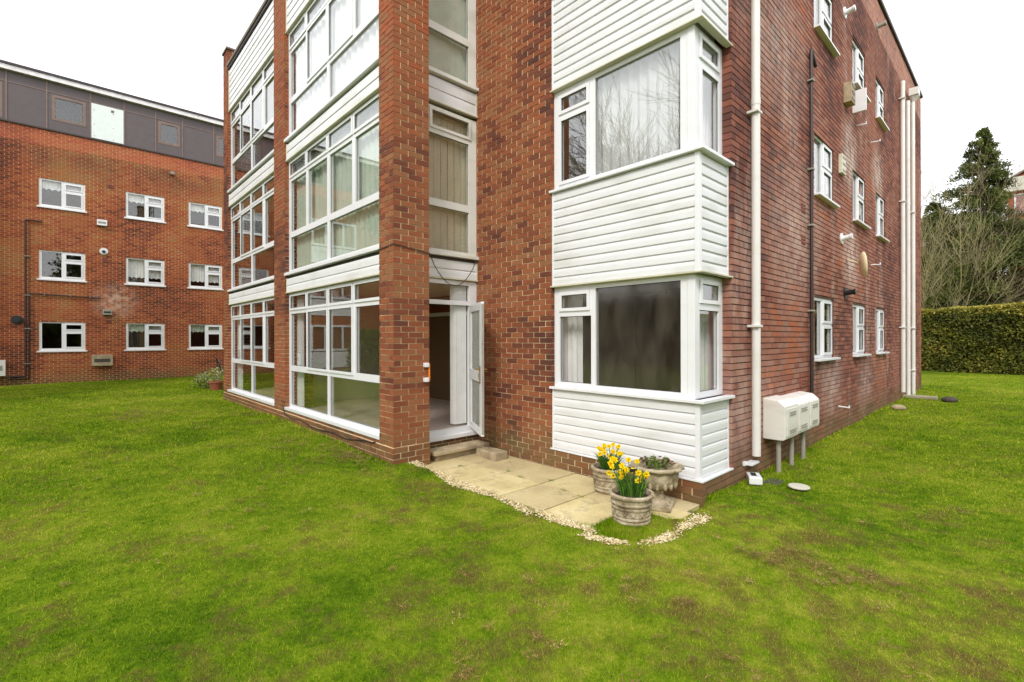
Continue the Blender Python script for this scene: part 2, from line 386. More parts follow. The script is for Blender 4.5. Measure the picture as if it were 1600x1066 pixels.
def curtain(kind,c,u0,u1,z0,z1,mat,label,amp=.025,wl=.12,cat='curtain',name='curtain',group=None,scallop=0):
    f=FR(kind,c); m=MB(); n=max(8,int((u1-u0)/.02)); ph=random.random()*6
    A=[];Bt=[]
    for i in range(n+1):
        u=u0+(u1-u0)*i/n; d=amp*(math.sin(2*PI*u/wl+ph)+.35*math.sin(2*PI*u/(wl*2.7)+1))
        A.append((u,d)); Bt.append(z0+scallop*abs(math.sin(PI*(u-u0)/.16)))
    o=Vector(f(0,0,0)); nn=Vector(f(0,1,0))-o
    for i in range(n):
        (u,d),(v,e)=A[i],A[i+1]
        m.quad([f(u,d,Bt[i]),f(v,e,Bt[i+1]),f(v,e,z1),f(u,d,z1)],nn,r1=.5,r2=.5); m.quad([f(u,d-.004,Bt[i]),f(v,e-.004,Bt[i+1]),f(v,e-.004,z1),f(u,d-.004,z1)],-nn,r1=.5,r2=.5)
    return single(name,m,mat,label,cat,loc=f((u0+u1)/2,0,z0),group=group,smooth=True)
def vblind(kind,c,u0,u1,z0,z1,mat,label,pitch=.115,ang=.5,group=None):
    f=FR(kind,c); m=MB(); k=max(1,int((u1-u0)/pitch)); o=Vector(f(0,0,0)); nn=Vector(f(0,1,0))-o
    for i in range(k):
        u=u0+(i+.5)*(u1-u0)/k; a=ang+random.gauss(0,.06); hw=.058
        du=hw*math.cos(a); dd=hw*math.sin(a)
        m.quad([f(u-du,-dd,z0),f(u+du,dd,z0),f(u+du,dd,z1-.04),f(u-du,-dd,z1-.04)],nn); m.quad([f(u-du,-dd-.002,z0),f(u+du,dd-.002,z0),f(u+du,dd-.002,z1-.04),f(u-du,-dd-.002,z1-.04)],-nn)
    fbox(m,f,u0,u1,-.02,.02,z1-.04,z1)
    return single('vertical_blind',m,mat,label,'blind',loc=f((u0+u1)/2,0,z0),group=group)
# ================================================================== MAIN BUILDING
XW=-12.28; P3R=-11.85; P2L=-8.10; P2R=-7.46; P1L=-3.68; XD=-3.68; P1R=-3.30; YF=-1.68; YS=-1.136; XB=-2.08; YB=.73; YE=15.15; ZT=9.24; ZBOT=-.45
B=thing('apartment_building','three storey brick apartment block with white clad corner bay and an open glass door','building',(-3.5,0,0))
bf,mf='brick_front','mortar_front'
# --- side facade
wn=[(3.847,4.97),(6.31,7.39),(8.40,9.40)]; zs=[(1.30,2.29),(3.915,4.90),(6.545,7.465)]
sh=[(a,b,c,d) for (a,b) in wn for (c,d) in zs]
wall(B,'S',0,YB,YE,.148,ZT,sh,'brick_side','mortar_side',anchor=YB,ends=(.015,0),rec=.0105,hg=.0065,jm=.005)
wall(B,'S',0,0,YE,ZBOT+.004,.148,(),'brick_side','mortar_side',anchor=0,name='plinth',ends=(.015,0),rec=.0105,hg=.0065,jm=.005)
# return beside bay (faces -Y)
wall(B,'F',YB,-.17,0,.15,ZT,(),'brick_side','mortar_side',anchor=0,thick=.1,flip=True,ends=(0,.010))
# --- front wall between door recess and bay
wall(B,'F',0,XD,XB,-.002,ZT,(),bf,mf,anchor=XB,thick=.1,ends=(0,.010))
wall(B,'F',0,XD,0,ZBOT+.004,-.002,(),bf,mf,anchor=0,name='plinth',thick=.1,ends=(0,.010))
wall(B,'F',0,XB,0,-.002,.148,(),bf,mf,anchor=0,name='plinth',thick=.1,ends=(0,.010))
wall(B,'S',XB,0,.16,.15,ZT,(),bf,mf,anchor=0,thick=.1,flip=True,ends=(.010,0))
# --- piers
def pier(x0,x1,top):
    m=MB(); f=FR('F',YF); bricks(m,f,x0,x1,.223,top,(),x1); g=FR('S',x1); bricks(m,g,YF,YS,.223,top,(),YF,flip=True)
    p=part('brick_pier',m,bf,B); b=MB(); b.box(x0,x1-.0088,YF+.0088,YS,.2,top-.004); part('mortar',b,mf,p)
    c=MB(); c.box(x0-.03,x1+.03,YF-.03,YS+.03,top,top+.05); part('capping',c,'capping',p,bevel=.006)
pier(P1L,P1R,ZT); pier(P2L,P2R,ZT); pier(XW,P3R,9.15)
# plinth course below piers and windows, slightly proud
m=MB(); f=FR('F',YF-.018); bricks(m,f,XW,P1R+.018,-.152-.3,.223,(),P1R+.018); g=FR('S',P1R+.018); bricks(m,g,YF-.018,YS,-.152-.3,.223,(),YF-.018,flip=True)
p=part('plinth',m,bf,B); b=MB(); b.box(XW,P1R+.011,YF-.011,YS,-.45,.219); part('mortar',b,mf,p)
for a_,b_ in ((P2R,P1L),(P3R,P2L)):
    m=MB(); f=FR('F',YF+.01); bricks(m,f,a_,b_,.223,.27,()); part('sill_course',m,bf,B)
m=MB(); f=FR('S',XD+.03); bricks(m,f,YS,0,-.45,.13,(),0); p=part('plinth',m,bf,B); b=MB(); b.box(XD-.2,XD+.022,YS,-.001,-.45,.126); part('mortar',b,mf,p)
# --- left facade windows and bands
def facade_cols(u0,u1):
    mid=(u0+u1)/2; q=(u1-u0)/4; return [u0,u0+q,mid,u1-q,u1]
def facade_window(u0,u1,zb,ztr,zv,zt,mat='white_upvc',gl='glass',slide=False,label=None):
    c=facade_cols(u0,u1); cells=[]; h=.05
    cells.append((u0+.1,c[2]-.05,zb+.05,ztr-.05,'f')); cells.append((c[2]+.05,u1-.1,zb+.05,ztr-.05,'f'))
    for i in range(4):
        a=c[i]+(.1 if i==0 else .055); b=c[i+1]-(.1 if i==3 else .055)
        sashy = (i in (1,2)) and not slide
        cells.append((a,b,ztr+.055,zv-.055,'s' if sashy else 'f'))
        cells.append((a,b,zv+.05,zt-.06,'s'))
    return window(B,'F',-1.60,u0,u1,zb,zt,cells,mat=mat,gl=gl,sill=(u0-.03,u1-.0,.085,.055),label=label)
def band(u0,u1,za,zb,n):
    m=MB(); f=FR('F',-1.635); siding(m,f,u0+.03,u1,za+.02,zb,(zb-za)/n,lip=.012)
    o=part('cladding_band',m,'white_cladding',B)
    m=MB(); fbox(m,f,u0,u1,-.03,.032,za,za+.018); fbox(m,f,u0,u0+.03,-.03,.02,za+.018,zb); part('drip_trim',m,'cream_trim',o,bevel=.003)
for k,(u0,u1) in enumerate(((P2R,P1L),(P3R,P2L))):
    facade_window(u0,u1,.325,1.07,2.165,2.50,gl='glass_double')
    facade_window(u0,u1,2.90,3.62,4.70,5.035,gl='glass_green',mat='white_upvc',slide=(k==0))
    facade_window(u0,u1,5.47,6.19,7.16,7.505,gl='glass_double')
    band(u0,u1,2.505,2.79,2); band(u0,u1,5.04,5.375,2); band(u0,u1,7.51,8.60,7)
    for za_,zb_ in ((2.795,2.843),(5.38,5.413)):
        m=MB(); f=FR('F',-1.60); fbox(m,f,u0,u1,-.06,0,za_,zb_); part('dark_gap_strip',m,'dark_grey',B)  # dark strip puts the darkness of the gap below the sill into colour
    m=MB(); fbox(m,f,u0,u1,-.25,.075,8.605,8.67); o=part('parapet_trim',m,'dark_cap',B,bevel=.004)
    m=MB(); fbox(m,f,u0,u1,-.32,.10,8.672,8.75); part('capping',m,'capping',o,bevel=.006)
# --- recessed door wall (faces +X)
fd=FR('S',XD)
m=MB(); panel(m,fd,YS,0,.13,2.52,-.06,0,[(YS+.05,-.145,.275,2.15),(YS+.05,-.145,2.215,2.46)])
df=part('door_frame',m,'white_upvc',B,bevel=.004)
m=MB(); fbox(m,fd,YS+.04,-.14,-.034,-.028,2.21,2.47); part('pane',m,'glass',df)
m=MB(); fbox(m,fd,YS,-.03,.001,.075,.13,.19); part('threshold',m,'white_upvc',df,bevel=.006)
# open leaf
ha=math.atan2(-.40,.78)
leaf=MB(); lf=lambda u,d,z:(u,d,z)
panel(leaf,lf,0,.87,.27,2.15,-.022,.022,[(.11,.76,.36,1.02),(.11,.76,1.17,2.04)])
dl=bpy.data.objects.new('door',leaf.mesh('door','white_upvc')); COL.objects.link(dl); dl.parent=B; dl.location=Vector((XD+.01,-.13,0))-wt(B); dl.rotation_euler=(0,0,ha); dl['label']='open white framed glass door leaf'; bv(dl,.004)
def dpart(n,mb,mat): 
    o=bpy.data.objects.new(n,mb.mesh(n,mat)); COL.objects.link(o); o.parent=dl; return o
m=MB(); m.box(.105,.765,-.004,.004,.355,1.025); m.box(.105,.765,-.004,.004,1.165,2.045)
t=NT('glass_frost'); tr=t.n('BsdfTransparent',{'Color':(.9,.92,.9,1)}); gd=t.n('BsdfPrincipled',{'Base Color':(*rgb(176,180,172),1),'Roughness':.15}); mx=t.n('MixShader',{0:.55,1:tr.outputs[0],2:gd.outputs[0]}); t.t.links.new(mx.outputs[0],t.out.inputs[0]); M['glass_frost']=t.m
dpart('pane',m,'glass_frost')
m=MB(); m.box(.80,.83,-.034,-.022,1.0,1.25); m.tube((.815,-.034,1.2),(.815,-.075,1.2),.009); m.tube((.82,-.07,1.2),(.70,-.07,1.195),.009); m.box(.80,.83,.022,.034,1.0,1.25); m.tube((.82,.07,1.2),(.70,.07,1.195),.009);m.tube((.815,.034,1.2),(.815,.075,1.2),.009)
dpart('handle',m,'brass')
m=MB()
for zc,r in ((1.12,.012),(1.095,.015),(1.066,.008)): m.box(.70-r,.70+r,-.0245,-.0215,zc-.009,zc+.009)
dpart('lock_mark',m,'black_plastic')
m=MB(); m.box(.872,.884,-.016,.016,.3,2.12); dpart('lock_strip',m,'vent_grey')
# door wall upper windows
def doorwin(za,ztr,zv,zt,gl):
    cells=[(YS+.05,-.15,za+.05,ztr-.05,'f'),(YS+.05,-.15,ztr+.06,(zv-.06) if zv else zt-.06,'f')]
    if zv: cells.append((YS+.30,-.16,zv+.05,zt-.07,'s'))
    window(B,'S',XD,YS,0,za,zt,cells,gl=gl,sill=(YS,.0,.07,.05),mat='old_white_paint')
doorwin(2.92,3.65,4.73,5.07,'glass'); doorwin(5.58,6.25,7.2,7.5,'glass')
for za,zb in ((2.53,2.82),(5.12,5.50),(7.51,9.2)):
    m=MB(); f=FR('S',XD+.01); siding(m,f,YS,-.03,za+.02,zb,.15,lip=.012); o=part('cladding_band',m,'white_cladding',B)
    m=MB(); fbox(m,f,YS,0,-.03,.032,za,za+.018); fbox(m,f,-.03,0,-.03,.02,za+.018,zb); part('drip_trim',m,'cream_trim',o,bevel=.003)
m=MB(); fbox(m,fd,YS,0,-.06,0,2.825,2.865); part('dark_gap_strip',m,'dark_grey',B)  # same dark strip, colouring in the gap above the door band
# --- corner bay
def bay_clad(za,zb):
    m=MB(); siding(m,FR('F',.03),XB+.03,-.085,za,zb); siding(m,FR('S',-.05),.075,YB-.03,za,zb)
    o=part('bay_cladding',m,'white_cladding',B)
    for q in ((-.085,-.033,.013,.075),(XB,XB+.03,.01,.05),(-.06,-.03,YB-.03,YB-.001)):
        m=MB(); m.box(*q,za,zb); part('corner_trim',m,'white_upvc',o,bevel=.003)
def ledge(za,zb,out,mat,name):
    m=MB(); m.box(XB-.02,out,-out,.06,za,zb); m.box(-.06,out,.061,YB-.002+.02,za,zb); 
    return part(name,m,mat,B,bevel=.003)
def bay_window(dz,low):
    fc=[(-1.943,-1.522,2.035+dz,2.204+dz,'s'),(-1.985 if low=='f' else -1.943,-1.465 if low=='f' else -1.522,1.06+dz if low=='f' else 1.10+dz,1.925+dz if low=='f' else 1.90+dz,low),(-1.395,-.265,1.05+dz,2.262+dz,'f')]
    window(B,'F',.06,XB,-.19,.995+dz,2.318+dz,fc,gl='glass_misted' if low=='f' else 'glass_double')
    sc=[(.205,.60,2.055+dz,2.222+dz,'s'),(.205 if low=='s' else .165,.60 if low=='s' else .63,1.06+dz if low=='f' else 1.10+dz,1.94+dz if low=='f' else 1.90+dz,low)]
    window(B,'S',-.105,.115,YB,.995+dz,2.318+dz,sc)
    m=MB(); m.box(-.188,-.104,.055,.113,.995+dz,2.318+dz); part('corner_post',m,'white_upvc',B,bevel=.004)
ledge(.150,.170,.012,'white_upvc','bottom_trim'); bay_clad(.171,.962)
for k,dz in enumerate((0,2.62,5.24)):
    bay_window(dz,'f' if k==0 else 's'); ledge(.963+dz,.994+dz,.03,'white_upvc','sill')
    ledge(2.319+dz,2.337+dz,.012,'cream_trim','drip_ledge'); bay_clad(2.338+dz,(3.582+dz) if k<2 else 9.2)
# --- side facade windows
for i,(a,b) in enumerate(wn):
    for j,(c,d) in enumerate(zs):
        mu=a+(b-a)*.47
        cells=[(a+.055,mu-.03,c+.055,d-.05,'f'),(mu+.075,b-.085,d-.37,d-.08,'s'),(mu+.075,b-.085,c+.09,d-.50,'s')]
        window(B,'S',-.035,a,b,c,d,cells,sill=None)
        m=MB(); f=FR('S',0); fbox(m,f,a-.01,b+.06,-.03,.085,c-.035,c-.001); part('sill',m,'white_upvc',B,bevel=.004)
# --- hidden shell, roof, floors, rooms
m=MB(); m.box(XW,XW+.2,YF+.3,YE,-.4,8.6); m.box(XW,0,YE-.2,YE-.001,-.4,9.1); part('rear_wall',m,'brick_front',B)
m=MB(); m.box(XW+.02,XD-.3,-1.3,YE-.3,8.45,8.6); m.box(XD-.3,-.22,.2,YE-.3,9.0,9.12); o=part('roof',m,'felt',B)
m=MB(); m.box(-.32,.05,YB-.05,YE+.05,ZT,ZT+.09); m.box(XD-.1,.05,-.05,.3,ZT,ZT+.085); part('capping',m,'dark_cap',o,bevel=.006)
m=MB()
for z in (.16,2.56,5.16,7.6): m.box(XW+.21,-3.76,-1.53,YE-.3,z,z+.11); m.box(-3.76,-.23,.2,YE-.3,z,z+.11)
part('floor_slab',m,'ceiling_paint',B)
m=MB(); m.box(XW+.22,-3.77,-1.53,5.9,.2705,.285); m.box(-3.7,-.23,.2,6,.2705,.285); part('carpet',m,'carpet',B)
m=MB()
for z0,z1 in ((.285,2.555),(2.675,5.155),(5.275,7.595)):
    m.box(-8.1,-7.95,-1.5,6,z0,z1); m.box(XW+.22,-8.1,3.0,3.1,z0,z1)
    if z0>1: m.box(-7.94,-3.8,2.6,2.7,z0,z1)
    m.box(-3.74,-3.6,.12,6.5,z0,z1); m.box(-3.59,-.2,4.5,4.6,z0,z1)
    m.box(-2.2,-.22,5.9,6.0,z0,z1); m.box(-2.2,-.22,8,8.1,z0,z1)
part('partition_wall',m,'wall_cream',B)
for q in ((-3.59,-2.35,4.38,4.46),(-2.3,-.3,3.4,3.5),(-7.94,-3.75,1.3,1.42)):
    m=MB(); m.box(*q,.286,2.554); rb=part('feature_wall',m,'wall_brown',B)
m=MB(); m.box(-7.94,-3.8,1.22,1.298,2.20,2.34); part('pelmet',m,'pelmet_wood',rb); m=MB(); m.box(-7.94,-3.8,1.24,1.298,2.12,2.197); part('picture_rail',m,'white_upvc',rb)
# --- curtains and blinds (hang inside: things of their own)
curtain('F',-1.45,-7.56,-7.12,.30,2.45,'curtain_net','pale curtain at the left end of the wide ground floor window',.03,.08)
curtain('F',-1.30,-4.05,-3.85,.30,2.45,'curtain_net','narrow pale curtain at the right end of the wide ground floor window',.02,.07)
curtain('F',-1.45,-12.04,-11.45,.30,2.45,'curtain_net','pale curtain behind the left pane of the furthest ground floor window of the main block',.03,.08)
vblind('S',XD-.10,-.40,-.18,.31,2.50,'curtain_net','white vertical blind bunched inside the open doorway',.03,1.2)
curtain('F',.30,-2.22,-1.80,1.0,2.45,'curtain_net','pale curtain at the left of the ground floor corner bay window',.02,.09)
curtain('S',-.30,.48,1.25,1.0,2.45,'curtain_net','pale curtain behind the side pane of the ground floor corner bay window',.02,.09)
curtain('F',.20,-1.60,-.36,3.65,5.0,'curtain_sheer','white net curtain across the big pane of the first floor corner bay window',.02,.13)
curtain('S',-.30,.38,1.25,3.7,4.98,'curtain_net','white net curtain behind the side pane of the first floor corner bay window',.02,.09)
curtain('F',-1.47,-7.40,-3.75,2.95,5.0,'curtain_green','pale green curtain filling the wide first floor window beside the door pier',.012,.16)
curtain('F',-1.50,-7.40,-3.75,5.55,7.45,'curtain_net','white net curtain filling the wide top floor window beside the door pier',.02,.2)
vblind('S',XD-.12,-1.10,-.10,2.98,5.02,'blind_slat','cream vertical blinds in the narrow first floor window above the open door',.124,.10)
vblind('S',XD-.12,-1.10,-.10,5.62,7.42,'curtain_green','pale green vertical blinds in the narrow top floor window above the open door',.11,.1)
for j,(fl) in enumerate(('ground','first','top')):
    for i,(wh) in enumerate(('nearest','middle','furthest')):
        a,b=wn[i]; c,d=zs[j]
        curtain('S',-.30,a+.05,a+.42,c,d+.03,'curtain_net',f'pale curtain in the {wh} {fl} floor window of the side wall',.02,.08,group='curtains in the side wall windows')
# ================================================================== FAR BUILDING
XF=-22.2
FB=thing('apartment_building','long red brick block across the lawn with dark panelled attic storey','building',(XF,-3,0))
ys=[(-5.44,-4.19),(-2.97,-1.725),(-.87,.375)]; fz=[(1.20,2.27),(3.83,4.89),(6.48,7.505)]
extra=[(-12.6,-11.4),(-15.6,-14.3),(-18.6,-17.3)]
allw=ys+extra
wall(FB,'S',XF,-24,8,-.45,9.28,[(a,b,c,d) for (a,b) in allw for (c,d) in fz],'brick_far','mortar_far',anchor=-5.74,thick=.2,jm=.009)
for (a,b) in allw:
    for (c,d) in fz:
        mu=a+(b-a)*.5
        window(FB,'S',XF-.03,a,b,c,d,[(a+.07,mu-.03,c+.08,d-.06,'f'),(mu+.10,b-.11,d-.28,d-.12,'s'),(mu+.10,b-.11,c+.13,d-.45,'s')],sill=None)
        m=MB(); f=FR('S',XF); fbox(m,f,a-.06,b+.06,-.03,.05,c-.055,c-.001); part('sill',m,'white_upvc',FB,bevel=.004)
# projecting clad bay further along (seen mirrored in the panes)
m=MB(); m.box(XF+.02,XF+.5,-9.6,-7.2,-.4,9.2); bb=part('projecting_bay',m,'brick_far',FB)
for z in (0,2.62,5.24):
    m=MB(); siding(m,FR('S',XF+.51),-9.55,-7.25,.15+z,.95+z); part('bay_cladding',m,'white_cladding',bb)
    window(FB,'S',XF+.56,-9.55,-7.25,1.0+z,2.3+z,[(-9.45,-8.9,1.1+z,2.2+z,'f'),(-8.8,-8.0,1.1+z,2.2+z,'f'),(-7.9,-7.35,1.1+z,2.2+z,'f')])
m=MB(); m.box(XF-8,XF-.2,-24,8,9.2,9.29); m.box(XF-8,XF-7.8,-24,8,-.4,11); m.box(XF-8,XF-.2,-24,-23.8,-.4,9.2); m.box(XF-8,XF-.2,7.8,8,-.4,9.2)
for z in (2.5,5.1,7.7): m.box(XF-7.7,XF-.25,-23.7,7.7,z,z+.2)
part('rear_shell',m,'brick_far',FB)
m=MB(); m.box(XF-.2,XF+.05,-24,8,9.285,9.335); part('parapet_ledge',m,'dark_grey',FB)
f=FR('S',XF-.04); pan=[-24,-22,-20,-18,-16,-14,-12.3,-10.3,-8.3,-6.26,-5.235,-4.027,-3.014,-2.006,-1.081,.065,1.2,2.4,8]
aw=[(-5.10,-4.16,9.72,10.65),(-1.92,-1.17,9.74,10.66),(.17,1.10,9.74,10.66),(-8.1,-6.35,9.4,10.65),(-12.2,-10.5,9.7,10.65)]
m=MB(); panel(m,f,-24,8,9.336,11.10,-.15,0,aw); at=part('attic_cladding',m,'attic_panel',FB)
m=MB()
for y in pan[1:-1]: fbox(m,f,y-.02,y+.02,.001,.02,9.336,11.09)
ys2=[y for y in pan]
for a,b in zip(ys2[:-1],ys2[1:]): fbox(m,f,a+.0205,b-.0205,.001,.014,10.71,10.74)
part('attic_trim',m,'attic_trim',at)
for q in aw:
    window(at,'S',XF-.03,q[0],q[1],q[2],q[3],[(q[0]+.09,q[1]-.09,q[2]+.09,q[3]-.09,'f')],mat='attic_trim',name='attic_window')
m=MB(); fbox(m,f,-4.0,-3.04,.003,.025,9.37,10.70); bo=part('patch_board',m,'galv_board',at,label='pale boarded panel among the dark attic panels')
m=MB()
for y in (-3.92,-3.35):
    for z in (10.45,9.9,9.45): fbox(m,f,y-.012,y+.012,.025,.032,z-.012,z+.012)
fbox(m,f,-3.42,-3.33,.025,.03,10.5,10.6); part('fixing',m,'attic_trim',bo)
m=MB(); fbox(m,f,-24,8,-.1,.16,11.101,11.27); fa=part('fascia',m,'fascia_white',FB)
m=MB(); m.box(XF-8,XF+.16,-24.1,8.1,11.271,11.35); part('roof',m,'dark_cap',FB)
# nets in far windows
kk=0
for j,fl in enumerate(('ground','first','top')):
    for i,wh in enumerate(('left','middle','right')):
        a,b=ys[i]; c,d=fz[j]
        full=(i>0 and j==1)
        if i==0 and j<2: continue
        z0=(c+.25) if full else d-.38
        curtain('S',XF-.16,a+.03,b-.03,z0,d,'curtain_net' if j==2 or full else 'curtain_green',f'scalloped {"net blind" if full else "net pelmet"} in the {wh} {fl} floor window of the block across the lawn',.008,.09,group='nets in the windows across the lawn',scallop=.05,name='net_curtain')
# fixtures on far wall
def wallbox(name,label,cat,y,z,w,h,d,mat,X=XF,slats=0,bevel=.006,group=None,smat='black_plastic'):
    t=thing(name,label,cat,(X,y,z),group); m=MB(); m.box(.001,d,-w/2,w/2,-h/2,h/2); part('case',m,mat,t,local=True,bevel=bevel)
    if slats:
        m=MB()
        for k in range(slats):
            z0=-h/2+h*(k+.5)/slats; m.box(d+.0005,d+.006,-w*.38,w*.38,z0-h*.16/slats,z0+h*.16/slats)
        part('grille',m,smat,t,local=True)
    return t
wallbox('alarm_box','white box high on the wall across the lawn between top and first floor windows','box',-3.70,6.12,.30,.22,.14,'white_upvc',slats=1,smat='vent_grey')
t=thing('round_vent','small round white and black vent on the wall across the lawn','vent',(XF,-3.65,5.03)); m=MB(); m.tube((0.001,0,0),(.05,0,0),.13,n=20); part('plate',m,'white_upvc',t,local=True); m=MB(); m.tube((0.051,0,-.02),(.11,0,-.02),.055,n=16); part('outlet',m,'black_plastic',t,local=True)
wallbox('flue_box','small grey metal flue box in the stained patch of the wall across the lawn','vent',-3.55,2.66,.28,.20,.22,'vent_grey',slats=1)
wallbox('balanced_flue','large rusty square flue box low on the wall across the lawn','vent',-3.70,.80,.62,.42,.22,'stone_step',slats=1,smat='dark_grey')
for y,z in ((-3.60,4.66),(-3.50,2.30),(-3.45,7.60)):
    wallbox('air_brick',{4.66:'terracotta air brick under the round vent across the lawn',2.30:'terracotta air brick under the small flue box across the lawn',7.60:'buff air brick between the top floor windows across the lawn'}[z],'air brick',y,z,.22,.14,.012,'terracotta',slats=3)
t=thing('flue_outlet','black round flue outlet on the far left of the wall across the lawn','vent',(XF,-6.0,2.31)); m=MB(); m.tube((.001,0,0),(.03,0,0),.16,n=20); m.tube((.03,0,0),(.16,0,0),.09,n=16); part('outlet',m,'black_plastic',t,local=True)
t=thing('overflow_stub','short grey overflow pipe under the attic across the lawn','pipe',(XF,-1.47,8.57)); m=MB(); m.tube((.001,0,0),(.25,0,-.03),.07,n=14); part('outlet',m,'vent_grey',t,local=True)
t=thing('gas_pipe','brown gas pipe rising up the wall across the lawn with a side branch','pipe',(XF,-5.75,0)); m=MB()
m.path([(XF+.06,-6.2,.30),(XF+.06,-5.78,.30),(XF+.06,-5.78,5.9),(XF+.06,-5.35,5.9)],.028); m.path([(XF+.06,-6.2,.22),(XF+.06,-5.70,.22),(XF+.06,-5.70,3.27),(XF+.06,-3.75,3.20)],.024); part('pipe',m,'gutter_brown',t)
m=MB()
for z in (.75,2.0,3.2,4.6): m.box(XF+.001,XF+.10,-5.82,-5.66,z-.012,z+.012)
for y in (-5.3,-4.6,-4.05): m.box(XF+.001,XF+.09,y-.01,y+.01,3.2,3.3)
part('clip',m,'vent_grey',t)
t=wallbox('meter_box','white meter box at the left end of the wall across the lawn','meter box',-6.55,.62,.55,.55,.24,'meter_white',slats=1,smat='vent_grey')
# ================================================================== FIXTURES ON THE MAIN SIDE WALL
def pipe(name,label,y,z0,z1,r=.049,X=.075,clips=(),collars=(),mat='pipe_cream',group=None,square=False,hopper=None):
    t=thing(name,label,'downpipe',(X,y,z0),group); m=MB(); m.tube((X,y,z0),(X,y,z1),r,n=20)
    for z in collars: m.tube((X,y,z-.04),(X,y,z+.04),r+.004,n=20)
    if hopper: m.tube((X,y,z1),(X,y,z1+.16),r,.15,n=16); m.box(X-.07,X+.14,y-.16,y+.16,z1+.16,z1+.36)
    part('pipe',m,mat,t,smooth=False)
    m=MB()
    for z in clips: m=MB(); m.box(.001,X+r+.008,y-r-.035,y+r+.008,z-.014,z+.014); part('bracket',m,mat,t,bevel=.003)
    return t
pipe('downpipe','cream plastic downpipe ending short of the ground next to the white corner bay',1.24,.235,9.2,clips=(1.78,4.32,6.7),collars=(4.45,))
pipe('downpipe','left cream pipe of the three at the far end of the side wall',11.3,.2,8.35,clips=(1.9,5.2,7.9),collars=(8.3,),group='pipes at the far end of the side wall')
pipe('downpipe','middle cream pipe of the three at the far end of the side wall',12.1,.05,8.1,clips=(),collars=(2.6,5.3,8.0),group='pipes at the far end of the side wall')
pipe('downpipe','right hand one of three cream pipes at the far end of the side wall',12.95,.0,8.35,clips=(.7,1.9,5.2),collars=(.6,7.2),group='pipes at the far end of the side wall',hopper=True)
t=thing('gas_pipe','thin dark brown gas pipe running up the side wall to the meter boxes','pipe',(.04,3.53,0.8)); m=MB(); m.path([(.045,3.53,.60),(.045,3.53,6.02),(.045,3.76,5.85)],.026); m.tube((.045,3.53,.6),(.045,2.5,.5),.024); part('pipe',m,'gutter_brown',t)
m=MB()
for z in (2.05,3.35,4.2,5.55): m.box(.001,.08,3.48,3.58,z-.012,z+.012)
part('clip',m,'vent_grey',t)
# meter boxes
for i,l in enumerate(('nearest','middle','furthest')):
    y0=1.66+i*.485; y1=y0+.47
    t=thing('meter_box',f'white gas meter box on the side wall, {l} of three','meter box',(.0,y0,.36),'white meter boxes on the side wall')
    m=MB(); dx=.26 if i==0 else .25
    za,zb=.37,.86-.0*i
    pr=[(.001,za),(dx-.03,za),(dx,za+.02),(dx,zb-.07),(dx-.08,zb),(.001,zb+.02)]
    if i>0: pr=[(.001,za),(dx-.03,za),(dx,za+.02),(dx,zb-.09),(dx-.08,zb-.02),(.001,zb)]
    vs=[(x,y0,z) for x,z in pr]+[(x,y1,z) for x,z in pr]; n=len(pr)
    m.add(vs,[tuple(range(n)),tuple(range(n,2*n))[::-1]]+[(j,n+j,n+(j+1)%n,(j+1)%n) for j in range(n)])
    part('case',m,'meter_white',t,bevel=.008)
    m=MB(); m.box(dx+.001,dx+.012,y0+.03,y1-.03,za+.05,zb-.10); d_=part('door',m,'meter_white',t,bevel=.004)
    m=MB()
    for zc in (zb-.15,zb-.18,za+.09,za+.12): m.box(dx+.0125,dx+.022,y0+.12,y1-.12,zc-.008,zc+.008)
    part('louvre',m,'vent_grey',d_,bevel=.003)
    m=MB(); m.tube((.15,y0+.1,-.15),(.15,y0+.1,.37),.028,n=14); part('supply_pipe',m,'vent_grey',t)
# wall vents, flues
def hood(name,label,y,z,mat,kind):
    t=thing(name,label,'flue' if kind!='pipe' else 'overflow pipe',(0,y,z)); m=MB()
    if kind=='flue':
        m.tube((.001,0,0),(.02,0,0),.10,n=20); part('collar',m,mat,t,local=True); m=MB(); m.tube((.02,0,0),(.14,0,.015),.045,n=16); m.tube((.14,0,.015),(.17,0,.018),.055,n=16); part('pipe',m,mat,t,local=True)
    elif kind=='pipe': m.tube((.001,0,0),(.17,0,-.012),.013,n=10); m.tube((.16,0,-.012),(.16,0,.03),.011); part('pipe',m,mat,t,local=True)
    return t
hood('flue','black round flue above the middle ground floor side window',5.70,2.455,'black_plastic','flue')
hood('flue','white flue high up near the top of the side wall',5.70,7.60,'white_upvc','flue')
hood('flue','grey flue just under the pale brick band near the roof',8.55,8.60,'vent_grey','flue')
hood('flue','white flared flue between the first floor windows and the cream dish',5.45,3.42,'white_upvc','flue')
hood('overflow_pipe','white overflow pipe under the middle top floor side window',6.6,5.80,'white_upvc','pipe')
hood('overflow_pipe','white overflow pipe under the furthest top floor side window',7.9,5.83,'white_upvc','pipe')
hood('overflow_pipe','white overflow pipe to the right of the cream dish',7.9,3.20,'white_upvc','pipe')
hood('overflow_pipe','white overflow pipe low on the wall beyond the meter boxes',5.25,.42,'white_upvc','pipe')
wallbox('balanced_flue','dark grey boxed flue beside the middle top floor side window','flue',5.75,6.10,.28,.36,.13,'stone_step',X=0,slats=3)
t=wallbox('vent_cover','white square cover next to the dark boxed flue on the side wall','cover',6.30,6.15,.04,.42,.22,'white_upvc',X=0)
wallbox('vent_box','small framed grey vent right of the nearest first floor side window','vent',5.40,4.73,.26,.34,.06,'cream_trim',X=0,slats=3,smat='vent_grey')
t=thing('satellite_dish','round cream dish on an arm above the ground floor side windows','dish',(0,6.2,3.05)); m=MB(); m.path([(.0,5.92,3.08),(.30,5.34,2.93)],.014); part('arm',m,'dish_cream',t)
